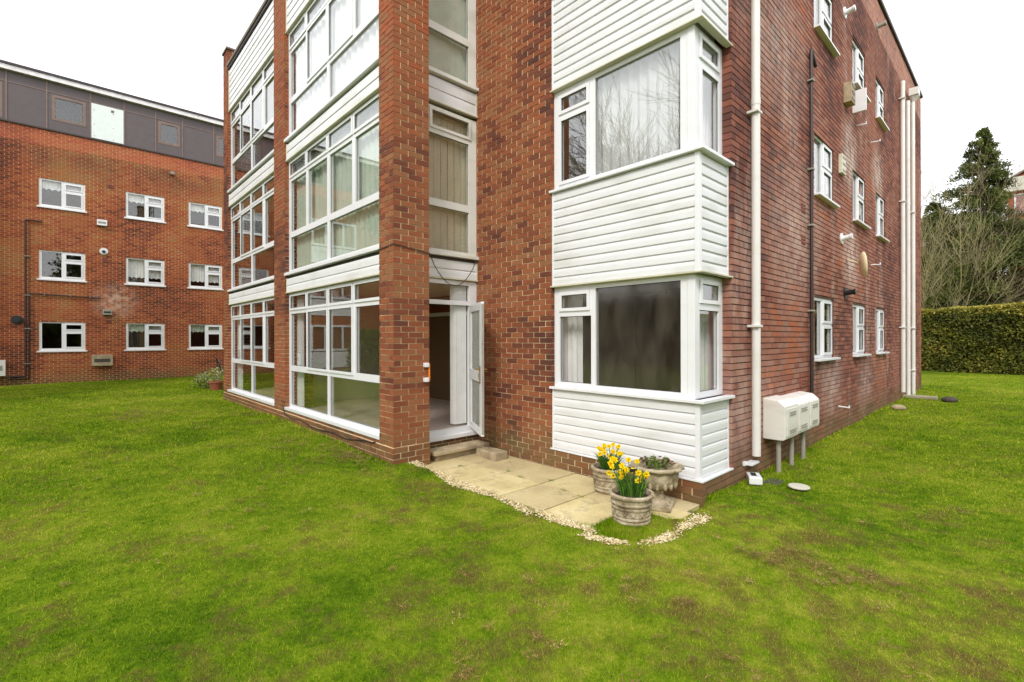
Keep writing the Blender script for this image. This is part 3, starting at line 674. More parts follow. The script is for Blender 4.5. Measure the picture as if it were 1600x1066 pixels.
m=MB(); prof=[(.0,-.04),(.10,-.035),(.19,-.012),(.235,.02),(.235,.028),(.18,.0),(.10,-.02),(.002,-.026)]
m.lathe(prof[::-1],28); o=part('dish',m,'dish_cream',t,local=True,smooth=True); o.scale=(.95,.95,.95); o.location=Vector((.35,5.26,2.89))-wt(t); o.rotation_euler=(0,math.radians(86),math.radians(22))
for z in (.95,3.1,3.57):
    wallbox('air_brick',{.95:'terracotta air brick above the meter boxes',3.1:'lower air brick left of the brown gas pipe at first floor level',3.57:'upper air brick left of the brown gas pipe at first floor level'}[z],'air brick',3.28,z,.21,.14,.008,'terracotta',X=0,slats=3,smat='dark_cap')
# door side hook and cables
t=thing('wall_bracket','pair of white wall brackets holding an orange bar beside the open doorway','bracket',(P1R,-1.20,1.18))
m=MB()
for z in (1.28,1.08): m.box(P1R+.001,P1R+.07,-1.24,-1.18,z-.03,z+.03)
part('bracket',m,'white_upvc',t,bevel=.008); m=MB(); m.tube((P1R+.045,-1.165,1.06),(P1R+.045,-1.165,1.30),.012); part('bar',m,'orange',t)
m=MB(); pts=[(P1L,YF-.012,2.83),(P1R+.012,YF-.012,2.86),(P1R+.012,-1.4,2.83),(P1R+.012,YS,2.80)]
for i in range(13):
    s=i/12; pts.append((P1R+.012+(XD+.10-P1R)*s*.9,YS+(1.02)*s,2.80-.42*math.sin(PI*s)**.8+.05*s))
m.path(pts,.006,6); single('cable','m' and m,'black_plastic','thin black cable looping across the white band above the open door','cable',loc=pts[0])
m=MB(); pts=[(-7.5,YF-.03,.36),(-7.42,YF-.03,.24)]+[(-7.4+3.55*i/14,YF-.028,.20-.02*math.sin(i*1.3)-.06*math.sin(PI*i/14)) for i in range(15)]+[(-3.74,YF-.03,.24)]
m.path(pts,.008,6); single('cable',m,'black_plastic','black cable sagging under the sill of the wide ground floor window beside the door pier','cable',loc=pts[0])
# roof frame
t=thing('roof_rail','small white metal frame standing on the flat roof','rail',(-11.5,-.9,8.6)); m=MB()
m.path([(-11.5,-.9,8.6),(-11.5,-.9,9.55),(-10.4,-.9,9.55),(-10.4,-.9,8.6)],.03); m.tube((-11.5,-.9,9.2),(-10.4,-.9,9.2),.02); part('frame',m,'fascia_white',t)
# ================================================================== GROUND
CP=np.array([(-3.3,-1.75,.05),(-5.4,-1.8,.07),(-7.5,-1.75,.08),(-10,-1.8,.05),(-12.3,-1.7,.03),(-22,-5,.0),(-22,1,-.01),(-22,-12,0),(.05,-.02,0),(.1,1,-.04),(.1,2,-.05),(.1,5,-.03),(0.1,9,0),(0,15,0),(0,25,0),(-.2,-1.65,-.06),(-1.2,-1.65,-.075),(-2.2,-1.65,-.07),(-3.0,-1.7,-.04),(.25,-1.1,-.05),(.2,-.5,-.03),(1.2,-1,0),(2,-3,0),(-4,-4,.02),(5,5,0),(-15,-10,0),(0,-8,0),(6,-6,0)])
def H(x,y):
    x=np.asarray(x,float);y=np.asarray(y,float)
    d2=(x[...,None]-CP[:,0])**2+(y[...,None]-CP[:,1])**2; w=1/(d2+.12)**1.6
    h=(w*CP[:,2]).sum(-1)/w.sum(-1)
    h=h+.012*np.sin(x*1.3+y*.7)*np.sin(y*1.1-x*.4)*np.clip((np.hypot(x+1,y+.5)-1.5)/2,0,1)
    inp=(x>-3.7)&(x<-.38)&(y>-1.33)&(y<.1)
    inp|=(x>-.42)&(x<.07)&(y>-.61)&(y<.05)
    h=np.where(inp,-.135,h)
    return h
xs=np.unique(np.concatenate([np.linspace(-90,-24,14),np.linspace(-24,-13,23),np.arange(-13,3.01,.1),np.linspace(3,10,15),np.linspace(10,90,17)]))
yy=np.unique(np.concatenate([np.linspace(-60,-10,11),np.linspace(-10,-4,13),np.arange(-4,2.01,.1),np.linspace(2,30,57),np.linspace(30,120,19)]))
X,Y=np.meshgrid(xs,yy); Zg=H(X,Y); nx=len(xs)
m=MB(); vs=np.stack([X,Y,Zg],-1).reshape(-1,3).tolist(); fs=[(j*nx+i,j*nx+i+1,(j+1)*nx+i+1,(j+1)*nx+i) for j in range(len(yy)-1) for i in range(nx-1)]
m.add(vs,fs); struct('lawn',m,'lawn',smooth=True)
# grass blades
CX,CY,CZ=2.26656,-4.78800,1.64715; YAW=math.radians(46.94691)
def gravel_mask(x,y):
    a=(y<-1.31)&(y>-1.47-.03*np.sin(x*5))&(x>-3.3)&(x<-.30)
    r=np.hypot(x+.30,y+1.0); b=(x>-.34)&(y<-1.0)&(r>.455)&(r<.55)
    c=(x>.15)&(x<.26+.03*np.sin(y*9))&(y>-1.02)&(y<-.35)
    return a|b|c
def blocked(x,y):
    b=(x<.0)&(y>0)&(x>XW); b|=(x<P1R+.03)&(y>YF-.03)&(x>XW)
    b|=(x>-3.7)&(x<-.385)&(y>-1.325)&(y<.05); b|=(x>-.40)&(x<.085)&(y>-.625)&(y<0)
    b|=x<XF; return b
def scatter(n,rmin,rmax,spread):
    th=(RNG.random(n)-.5)*spread; r=rmin*(rmax/rmin)**RNG.random(n)
    a=YAW+th; return CX-np.sin(a)*r, CY+np.cos(a)*r, r
x,y,r=scatter(980000,1.7,34,math.radians(128))
k=~blocked(x,y)&(~gravel_mask(x,y)|(RNG.random(len(x))<.4)); x,y,r=x[k],y[k],r[k]; n=len(x)
h=(.012+.018*RNG.random(n)**1.5)*np.clip(r/5,1,1.7); w=(.0021+.0012*RNG.random(n))*np.clip(r/2.3,1,9)
# tufts by walls grow longer
edge=((np.abs(x)<.10)&(y>-.1))|((np.abs(y-(YF-.05))<.07)&(x<P1R)); h=np.where(edge,h*1.9,h)
a=RNG.random(n)*2*PI; lean=.25+RNG.random(n)*1.0; b=RNG.random(n)*2*PI
z=H(x,y)-.003
base=np.stack([x,y,z],-1); wd=np.stack([np.cos(a),np.sin(a),0*a],-1)*w[:,None]/2; tip=np.stack([np.cos(b)*np.sin(lean),np.sin(b)*np.sin(lean),np.cos(lean)],-1)*h[:,None]
m=MB(); m.npadd(np.stack([base-wd,base+wd,base+tip],1),3,RNG.random(n)); o=single('grass',m,'grass_blade',None,None,kind='stuff')
o['label']='short mown grass with mossy and yellowed patches'; o['category']='grass'
# dead thatch clumps
m=MB(); cl=[]
def cluster(cx,cy,sx,sy,n,rot=0):
    for _ in range(n):
        u,v=random.gauss(0,sx),random.gauss(0,sy); cl.append((cx+u*math.cos(rot)-v*math.sin(rot),cy+u*math.sin(rot)+v*math.cos(rot),random.uniform(.014,.042)))
cluster(1.18,-.86,.24,.11,46,.25); cluster(1.5,-.95,.12,.1,8); cluster(-4.0,-2.0,.35,.13,70); cluster(-5.2,-2.3,.5,.15,30); cluster(-10.2,-3.7,.45,.25,70); cluster(-8.0,-3.0,.5,.2,8)
cluster(.6,-2.6,.5,.4,26); cluster(-2.4,-3.2,.9,.6,30); cluster(.7,-1.9,.4,.3,10); cluster(1.9,-1.6,.4,.3,10); cluster(1.9,.9,.4,.3,5); cluster(-5,-4.3,1.6,.7,12); cluster(.4,1.9,.15,.5,9);cluster(1.6,-2.9,.3,.25,10)
for (cx,cy,s) in cl:
    if bool(blocked(np.array([cx]),np.array([cy]))[0]): continue
    hz=float(H(cx,cy)); q=38
    bx=cx+RNG.normal(0,s,q); by=cy+RNG.normal(0,s,q); bz=hz+.018+RNG.random(q)*.022
    aa=RNG.random(q)*2*PI; L=.008+RNG.random(q)*.02; dr=np.stack([np.cos(aa)*L,np.sin(aa)*L,(RNG.random(q)-.4)*.018],-1); pe=np.stack([-np.sin(aa),np.cos(aa),RNG.random(q)-.5],-1)*.0028
    c0=np.stack([bx,by,bz],-1); m.npadd(np.stack([c0-pe,c0+pe,c0+dr+pe*.5],1),3,RNG.random(q)*(.3+.7*random.random()))
o=single('dead_grass',m,'straw','scattered clumps of dead brown thatch on the lawn','dead grass',kind='stuff')
# gravel
n=60000; x=RNG.uniform(-3.35,.4,n); y=RNG.uniform(-1.65,-.2,n); k=gravel_mask(x,y)&~blocked(x,y)&(RNG.random(n)<np.clip(.75+.9*np.sin(x*7+2*np.sin(y*9))*np.sin(y*6+x*3),.12,1)); x,y=x[k][:3500]+RNG.normal(0,.016,k.sum())[:3500],y[k][:3500]+RNG.normal(0,.014,k.sum())[:3500]; n=len(x)
m=MB(); Vs=[]; R=[]
oc=np.array([(1,0,0),(0,1,0),(-1,0,0),(0,-1,0)],float)
s=.006+.007*RNG.random(n); z=H(x,y)+.004+RNG.random(n)*.007; ang=RNG.random(n)*PI
c=np.stack([x,y,z],-1); rr=RNG.random(n)
ring=[]
for j in range(4):
    t_=ang+j*PI/2; ring.append(c+np.stack([np.cos(t_)*s*(1.2 if j%2 else .8),np.sin(t_)*s*(1.2 if j%2 else .8),(RNG.random(n)-.5)*.003],-1))
top=c+np.stack([(RNG.random(n)-.5)*s,(RNG.random(n)-.5)*s,s*.7],-1)
for j in range(4): m.npadd(np.stack([ring[j],ring[(j+1)%4],top],1),3,rr)
single('gravel',m,'pebble','strip of pale gravel edging the paving','gravel',kind='stuff')
m=MB(); m.box(-3.6,-.39,-1.325,-.01,-.15,-.118); m.box(-.389,.075,-.615,-.01,-.15,-.118); struct('soil_bed',m,'soil')
# paving slabs
colx=[-3.56,-2.93,-2.29,-1.65,-1.03,-.40]; rowy=[-1.31,-.66,-.015]
posw=['first','second','third','fourth','fifth']
for i in range(5):
    for j in range(2):
        x0,x1,y0,y1=colx[i]+.009,colx[i+1]-.009,rowy[j]+.009,rowy[j+1]-.009
        if i==0 and j==0: x0+=.14
        m=MB(); w_,l_=(x1-x0)/2,(y1-y0)/2; m.box(-w_,w_,-l_,l_,-.05,0)
        o=single('paving_slab',m,'paving_stone',f'square buff paving slab, {posw[i]} from the door step in the {"outer row along the gravel" if j==0 else "row against the wall"}','paving slab',loc=((x0+x1)/2,(y0+y1)/2,-.078+random.uniform(-.002,.002)),group='buff paving slabs of the small terrace',bevel=.006,local=True)
        o.rotation_euler=(random.uniform(-.003,.003),random.uniform(-.003,.003),random.uniform(-.006,.006))
for nm,(x0,x1,y0,y1),lb in (('a',(-.385,-.02,-.30,-.02),'small buff paving piece against the wall behind the stone urn'),('b',(-.385,.08,-.62,-.31),'small buff paving piece under the foot of the stone urn')):
    m=MB(); m.box(-(x1-x0)/2,(x1-x0)/2,-(y1-y0)/2,(y1-y0)/2,-.05,0); single('paving_slab',m,'paving_stone',lb,'paving slab',loc=((x0+x1)/2,(y0+y1)/2,-.068),group='buff paving slabs of the small terrace',bevel=.006,local=True)
# weeds in joints
m=MB()
for (x_,y_) in ((-2.93,-.9),(-2.3,-.6),(-1.65,-.5),(-1.03,-.7),(-1.3,-.66),(-.42,-1.1),(-2.0,-.66),(-.38,-.9),(-3.35,-1.25),(-.5,-1.28),(.02,-.25),(-.15,-.66)):
    q=40; bx=x_+RNG.normal(0,.03,q); by=y_+RNG.normal(0,.012,q); c0=np.stack([bx,by,np.full(q,-.085)],-1); a_=RNG.random(q)*2*PI
    wd=np.stack([np.cos(a_),np.sin(a_),0*a_],-1)*.002; tp=np.stack([RNG.normal(0,.012,q),RNG.normal(0,.012,q),.015+.025*RNG.random(q)],-1); m.npadd(np.stack([c0-wd,c0+wd,c0+tp],1),3,RNG.random(q)*.5)
single('weeds',m,'grass_blade','small weeds growing in the paving joints','weeds',kind='stuff')
# moss mound in front of pot
m=MB(); q=5200; r_=np.sqrt(RNG.random(q)); a_=RNG.random(q)*2*PI; bx=-.20+.30*r_*np.cos(a_); by=-1.20+.20*r_*np.sin(a_); k=~blocked(bx,by); bx,by=bx[k],by[k]; q=len(bx); r_=r_[k]
c0=np.stack([bx,by,H(bx,by)],-1); a_=RNG.random(q)*2*PI; wd=np.stack([np.cos(a_),np.sin(a_),0*a_],-1)*.003; tp=np.stack([RNG.normal(0,.012,q),RNG.normal(0,.012,q),.02+.03*RNG.random(q)],-1)
m.npadd(np.stack([c0-wd,c0+wd,c0+tp],1),3,RNG.random(q)*.75); single('moss_tuft',m,'grass_blade','mossy green tuft growing at the foot of the front flower pot','moss',kind='stuff')
# steps
t=thing('door_step','long concrete slab step under the open door','step',(-3.40,-.58,-.08)); 
m=MB(); m.box(-3.56,-3.27,-1.06,-.08,.012,.062); part('tread',m,'stone_step',t,bevel=.008); m=MB(); m.box(-3.62,-3.33,-1.0,-.12,-.13,.011); part('riser',m,'stone_step',t,bevel=.004)
m=MB(); m.box(-3.2,-2.77,-.40,-.17,-.13,.035); single('step_block',m,'stone_step','low mossy concrete block beside the long door step','step',loc=(-2.98,-.28,-.13),bevel=.010)
# side ground items
t=thing('gully_fitting','broken white plastic pipe fitting lying beside the bay plinth','pipe fitting',(.12,1.05,-.03),rotz=.5); m=MB(); m.box(-.07,.07,-.12,.12,0,.085); part('body',m,'white_upvc',t,local=True,bevel=.012); m=MB(); m.box(-.035,.02,-.05,.07,.0855,.092); part('opening',m,'black_plastic',t,local=True)
m=MB(); m.box(-.08,.08,-.12,.12,0,.012); o=single('gully_grate',m,'dark_grey','dark gully surround next to the broken white fitting','drain',loc=(.26,1.26,-.045),local=True,bevel=.004)
t=thing('pipe_bracket','loose white pipe bracket on the wall under the downpipe','bracket',(0,1.15,.16)); m=MB(); m.box(.001,.10,-.10,.12,-.012,.012); m.box(.001,.03,-.13,-.08,-.02,.03); part('bracket',m,'white_upvc',t,local=True,bevel=.003)
m=MB(); m.lathe([(.08,0),(.105,.004),(.108,.014),(.10,.022),(.01,.024)],24); single('drain_cover',m,'render_white','round pale drain cover set in the lawn near the meter boxes','drain cover',loc=(.56,1.13,-.012),local=True,smooth=False)
m=MB(); m.box(-.6,.6,-.16,.16,0,.07); o=single('splash_slab',m,'concrete','long concrete slab at the foot of the three far pipes','slab',loc=(.32,12.0,-.0),local=True,bevel=.01); o.rotation_euler=(0,0,.0); o.scale=(.6,1,1)
for i,(x_,y_,s_,l) in enumerate(((.95,11.6,.14,'dark stone lying on the grass right of the far pipes'),(.30,9.0,.12,'brown brick lump on the grass near the far pipes'))):
    m=MB(); m.sphere((0,0,.05),s_,10,7,(1.2,.9,.6)); o=single('stone',m,'dark_grey' if i==0 else 'stone_step',l,'stone',loc=(x_,y_,0),local=True)
# ================================================================== POTS AND FLOWERS
def ringpot(loc,label,R0=.20,h=.26):
    t=thing('flower_pot',label,'flower pot',loc,'ringed stone flower pots'); m=MB()
    pr=[(.70*R0,0),(.74*R0,.005),(.80*R0,.03),(.83*R0,.032),(.84*R0,.045),(.80*R0,.05),(.82*R0,.065),(.85*R0,.068),(.86*R0,.08),(.82*R0,.085),(.84*R0,.15),(.88*R0,.155),(.89*R0,.168),(.85*R0,.173),(.87*R0,.19),(.92*R0,.195),(.93*R0,.207),(.88*R0,.212),(.90*R0,h-.035),(1.0*R0,h-.028),(1.02*R0,h-.01),(.98*R0,h),(.88*R0,h),(.85*R0,h-.02),(.82*R0,h-.06),(.01,h-.06)]
    mod=lambda a,j,z:1+(.018*math.sin(a*26) if j>=18 and j<22 else 0)+.006*math.sin(a*5+j)+(-.018 if j in (5,9,13,17) else 0)+(.012 if j in (3,7,11,12,15,16) else 0)
    m.lathe(pr,64,mod=mod); part('pot',m,'pot_stone',t,local=True,smooth=False)
    m=MB()
    for i in range(14):
        a=2*PI*i/14
        for (da,dz,s) in ((0,0,.016),(.06,.014,.010),(-.06,.014,.010),(.06,-.014,.010),(-.06,-.014,.010)):
            m.sphere((.835*R0*math.cos(a+da),.835*R0*math.sin(a+da),.118+dz),s,8,6,(1,1,1))
    m.lathe([(.80*R0,.095),(.838*R0,.097),(.838*R0,.099),(.80*R0,.101)],32); m.lathe([(.80*R0,.139),(.845*R0,.140),(.845*R0,.142),(.80*R0,.143)],32)
    part('relief_band',m,'pot_stone',t,local=True,smooth=True)
    m=MB(); m.lathe([(.83*R0,h-.07),(.83*R0,h-.045),(.4*R0,h-.03),(.01,h-.028)],24); part('soil',m,'soil',t,local=True)
    return t
def daffs(loc,label,nl,nf,spread,hmin,hmax,seed,lean=(0,0)):
    rnd=random.Random(seed); t=thing('daffodil_plant',label,'daffodils',loc,'daffodils in the stone pots'); m=MB()
    for i in range(nl):
        a=rnd.random()*2*PI; r=spread*math.sqrt(rnd.random()); bx,by=r*math.cos(a),r*math.sin(a)
        L=rnd.uniform(hmin,hmax)*rnd.choice((1,1,.8)); w=.0055; out=rnd.uniform(.05,.62); da=a+rnd.gauss(0,.7); pa=rnd.random()*PI
        pts=[]; 
        for k in range(6):
            s=k/5; pts.append(Vector((bx+math.cos(da)*out*L*s**1.8,by+math.sin(da)*out*L*s**1.8,L*s-(.3*out*L*s**3))))
        px=Vector((math.cos(pa),math.sin(pa),0)); vs=[];
        for k,p in enumerate(pts):
            ww=w*(1 if k<4 else (.75 if k==4 else .15)); vs+=[p-px*ww,p+px*ww]
        rr=rnd.random()
        m.add(vs,[(2*k,2*k+1,2*k+3,2*k+2) for k in range(5)],r1=rr)
    part('leaves',m,'daff_leaf',t,local=True)
    st=MB()
    for i in range(nf):
        a=rnd.random()*2*PI; r=spread*1.5*math.sqrt(rnd.random()); L=rnd.uniform(hmin*1.0,hmax*1.12)
        p0=Vector((r*.5*math.cos(a),r*.5*math.sin(a),0)); p1=Vector((r*1.25*math.cos(a)+lean[0],r*1.25*math.sin(a)+lean[1],L))
        st.tube(p0,p1,.0035,.0028,6)
        # flower faces outwards, mostly to the viewer
        fd=Vector((.55+rnd.gauss(0,.45),-.8+rnd.gauss(0,.4),rnd.uniform(-.1,.35))).normalized()
        ax=fd.orthogonal().normalized(); ay=fd.cross(ax); f=MB(); pr=rnd.uniform(.027,.034)
        for k in range(6):
            b=2*PI*k/6+(.1 if k%2 else 0); c=math.cos(b)*ax+math.sin(b)*ay; sd=-math.sin(b)*ax+math.cos(b)*ay; off=fd*(.002 if k%2 else -.001)
            q=[Vector((0,0,0)),c*pr*.5-sd*pr*.34,c*pr*.8-sd*pr*.26+fd*.004,c*pr*1.05+fd*.002,c*pr*.8+sd*pr*.26+fd*.004,c*pr*.5+sd*pr*.34]
            f.add([p1+v+off for v in q],[(0,1,2,3),(0,3,4,5)],r1=rnd.random())
        fo=part('flower',f,'petal',t,local=True)
        g=MB(); n=10; vs=[]
        for (dd,rr) in ((.0,.008),(.014,.010),(.024,.016)):
            for k in range(n):
                b=2*PI*k/n; vs.append(p1+fd*dd+(ax*math.cos(b)+ay*math.sin(b))*rr*(1+(.15 if k%2 and dd>.02 else 0)))
        g.add(vs,[(j*n+k,j*n+(k+1)%n,(j+1)*n+(k+1)%n,(j+1)*n+k) for j in range(2) for k in range(n)]+[tuple(range(n))[::-1]]); part('trumpet',g,'trumpet_orange',fo,local=True)
    part('stem',st,'daff_leaf',t,local=True)
ringpot((-.93,-.31,-.078),'ringed stone pot of daffodils standing further back on the paving by the cladding',h=.28)
ringpot((-.21,-.975,-.055),'ringed stone pot of daffodils standing nearest at the corner of the terrace',h=.285)
daffs((-.93,-.31,.125),'upright daffodils growing in the back stone pot',150,18,.085,.19,.285,3)
daffs((-.21,-.975,.165),'spreading daffodils growing in the front stone pot',130,22,.10,.17,.31,5,(-.05,-.0))
m=MB(); m.box(-.035,.035,-.002,.002,0,.03); m.tube((0,0,-.2),(0,0,0),.003); o=single('plant_label',m,'black_plastic','small dark plant tag among the daffodils of the front pot','plant tag',loc=(-.17,-1.0,.42),local=True); o.rotation_euler=(0,0,.7)
# urn
t=thing('stone_urn','wide fluted stone urn on a square foot at the bay corner','urn',(-.30,-.38,-.066),rotz=.35)
m=MB(); m.box(-.15,.15,-.15,.15,0,.05); part('foot',m,'pot_stone',t,local=True,bevel=.008)
m=MB(); m.lathe([(.13,.05),(.125,.065),(.085,.085),(.062,.11),(.055,.135),(.07,.145),(.075,.152),(.06,.16)],32); part('stem',m,'pot_stone',t,local=True)
m=MB(); lob=lambda a,j,z:1+(.05*abs(math.sin(a*8))-.02 if 1<=j<=5 else 0)+(.045*math.sin(a*13)*(1 if 6<=j<=9 else 0))
m.lathe([(.06,.155),(.12,.175),(.165,.205),(.185,.25),(.195,.30),(.19,.325),(.215,.335),(.24,.345),(.238,.362),(.215,.37),(.19,.35),(.17,.32),(.01,.32)],104,mod=lob); bo_=part('bowl',m,'pot_stone',t,local=True,smooth=True)
m=MB()
for i in range(8):
    a0=2*PI*i/8
    for k in range(5):
        aa=a0+(k-2)*.09; zz=.205+.075*math.sin((k)/4*PI)+.01; rr=.168+.11*(zz-.2); m.sphere((rr*math.cos(aa)+.005,rr*math.sin(aa),zz),.020,8,6,(.9,.9,1.9))
part('relief_leaves',m,'pot_stone',bo_,local=True,smooth=True)
t=thing('succulent_plant','reddish low plants and young green shoots filling the stone urn','plant',(-.30,-.38,.305)); m=MB()
for i in range(80):
    a=random.random()*2*PI; r=.16*math.sqrt(random.random()); c=Vector((r*math.cos(a),r*math.sin(a),.03+.05*random.random()))
    for k in range(9):
        b=2*PI*k/9+random.random()*.3; dd=Vector((math.cos(b),math.sin(b),.7)).normalized(); sd=Vector((-math.sin(b),math.cos(b),0)); L=.024
        m.add([c,c+dd*L*.6-sd*.007,c+dd*L,c+dd*L*.6+sd*.007],[(0,1,2,3)],r1=random.random()*.7)
part('rosettes',m,'succulent',t,local=True)
m=MB()
for i in range(110):
    a=random.random()*2*PI; r=.10*math.sqrt(random.random()); c=Vector((r*math.cos(a)+.02,r*math.sin(a)-.04,.03)); L=random.uniform(.05,.12); tp=Vector((random.gauss(0,.02),random.gauss(0,.02),L)); px=Vector((math.cos(a*3),math.sin(a*3),0))*.004
    m.add([c-px,c+px,c+tp],[(0,1,2)],r1=.4+random.random()*.6)
part('shoots',m,'daff_leaf',t,local=True)
for o_ in [o_ for o_ in COL.objects if o_.name.startswith(('stone_urn','succulent_plant'))]: o_.scale=(1.08,1.08,1.15)
# left end pots and chair
t=thing('flower_pot','terracotta pot on the ground by the far end pier of the main block','flower pot',(-15.0,-1.30,0)); m=MB(); m.lathe([(.15,0),(.20,.25),(.23,.26),(.23,.31),(.19,.31),(.18,.26),(.01,.26)],24); part('pot',m,'terracotta',t,local=True)
def leafy(loc,label,R,h,n,mat,seed,stemh=0,cat='plant',name='leafy_plant'):
    t=thing(name,label,cat,loc); rg=np.random.default_rng(seed); m=MB(); a=rg.random(n)*2*PI; u=rg.random(n); r=R*np.sqrt(rg.random(n)); z=stemh+h*u
    r=r*np.sqrt(np.clip(1.1-((u-.45)/.62)**2,0.05,1)); c=np.stack([r*np.cos(a),r*np.sin(a),z],-1); d1=rg.normal(0,1,(n,3)); d1/=np.linalg.norm(d1,axis=1)[:,None]; d2=rg.normal(0,1,(n,3)); L=R*.22
    d2-= (d2*d1).sum(1)[:,None]*d1; d2/=np.linalg.norm(d2,axis=1)[:,None]
    m.npadd(np.stack([c,c+d1*L*.5+d2*L*.2,c+d1*L,c+d1*L*.5-d2*L*.2],1),4,rg.random(n)); part('foliage',m,mat,t,local=True)
    m=MB(); 
    for i in range(7): m.tube((0,0,0),(R*.5*math.cos(i),R*.5*math.sin(i),stemh+h*.6),.012,.005,6)
    part('stem',m,'twig_bark',t,local=True); return t
leafy((-15.0,-1.30,.27),'spiky yellow green plant in the terracotta pot','.' and .32,.45,260,'pot_plant',1)
leafy((-15.7,-1.45,0),'variegated low plant on the ground left of the terracotta pot',.42,.5,520,'bush_leaf',2)
m=MB(); m.sphere((0,0,.15),.26,12,8,(1.3,.9,.7)); single('stone',m,'concrete','pale rounded stone behind the terracotta pot','stone',loc=(-18.7,-1.0,0),local=True)
t=thing('garden_chair','black metal garden chair half hidden behind the end pier','chair',(-17.3,-.72,0)); m=MB()
pts=[(-.22+.0,.0,.45)]+[(-.22*math.cos(PI*i/10),-.02-.25*math.sin(PI*i/10)*.3,.45+.5*math.sin(PI*i/10)**.6) for i in range(11)]+[(.22,0,.45)]
m.path(pts,.016); 
for x_ in (-.1,0,.1): m.tube((x_,0,.45),(x_,-.05,.9),.008)
part('backrest',m,'black_plastic',t,local=True); m=MB(); m.lathe([(.01,.43),(.22,.43),(.23,.445),(.22,.46),(.01,.46)],24,c=(0,.2,0)); part('seat',m,'black_plastic',t,local=True)
for sx,sy in ((-.18,.02),(.18,.02),(-.18,.38),(.18,.38)):
    m=MB(); m.tube((sx,sy,.43),(sx*1.15,sy+(.04 if sy>.2 else -.04),0),.013); part('leg',m,'black_plastic',t,local=True)
m=MB(); m.box(-1.1,1.1,-.5,.5,-.04,.015); single('paving_slab',m,'paving_stone','pale paving strip under the pots at the far end of the main block','paving slab',loc=(-14.2,-1.25,.0),local=True)
# ================================================================== TREES
def leafquads(c,size,n,rg,asp=.45,droop=None):
    d1=rg.normal(0,1,(n,3)); 
    if droop is not None: d1=d1*.6+droop
    d1/=np.linalg.norm(d1,axis=1)[:,None]; d2=rg.normal(0,1,(n,3)); d2-=(d2*d1).sum(1)[:,None]*d1; d2/=np.linalg.norm(d2,axis=1)[:,None]
    L=size*(.6+.8*rg.random(n))[:,None]
    return np.stack([c-d1*L*.5,c+d2*L*asp*.5,c+d1*L*.5,c-d2*L*asp*.5],1)
def fbm(p,rg_seed,sc):
    rg=np.random.default_rng(rg_seed); s=np.zeros(len(p))
    for o in range(4):
        k=rg.normal(0,1,(3,3))*sc*(1.9**o); ph=rg.random(3)*6.28; s+=(np.sin(p@k.T+ph)).mean(1)/(1.5**o)
    return s
def hedge(p0,p1,width,height,label,seed,n=60000):
    p0=np.array(p0);p1=np.array(p1); L=np.linalg.norm(p1-p0); u=(p1-p0)/L; v=np.array([-u[1],u[0]])
    rg=np.random.default_rng(seed); T=thing('hedge',label,'hedge',(*((p0+p1)/2),0))
    s=rg.random(n)*L; side=rg.random(n); a=np.empty(n); z=np.empty(n)
    k=side<.38; a[k]=width/2; z[k]=rg.random(k.sum())*height
    k2=(side>=.38)&(side<.72); a[k2]=-width/2; z[k2]=rg.random(k2.sum())*height
    k3=side>=.72; a[k3]=(rg.random(k3.sum())-.5)*width; z[k3]=height
    p=np.stack([s,a,z],-1); nz=fbm(p,seed,1.1)*.17
    a=a+np.sign(a)*nz*(np.abs(a)>width*.4)-np.sign(a)*rg.random(n)*.18*(np.abs(a)>width*.45); z=z+np.where(k3,nz*.5-rg.random(n)*.12,0)
    c=np.stack([p0[0]+u[0]*s+v[0]*a,p0[1]+u[1]*s+v[1]*a,np.maximum(z,.02)],-1)
    q=leafquads(c,.125,n,rg); r=np.clip(.45+fbm(p,seed+3,2.2)*.35+rg.normal(0,.15,n),0,1)
    tip=k3|(z>height-.38)&(rg.random(n)<np.clip((z-height+.38)/.25,0,.85))  # top leaves get a yellower material in place of light falling on them
    m=MB(); m.npadd(q[~tip],4,r[~tip]); part('foliage',m,'hedge_leaf',T); m=MB(); m.npadd(q[tip],4,r[tip]); part('lit_top',m,'hedge_lit_tip',T)
    m=MB(); hw=width/2-.42
    cs=[p0+u*.5-v*hw,p1-u*.5-v*hw,p1-u*.5+v*hw,p0+u*.5+v*hw]
    m.add([(c_[0],c_[1],.0) for c_ in cs]+[(c_[0],c_[1],height-.4) for c_ in cs],[(0,3,2,1),(4,5,6,7),(0,1,5,4),(1,2,6,5),(2,3,7,6),(3,0,4,7)]); part('dark_core',m,'soil',T)  # dark inner box so gaps between the leaves read dark
hedge((-7,27.2),(13.5,24.0),1.6,3.0,'tall clipped conifer hedge at the end of the lawn on the right',21,130000)
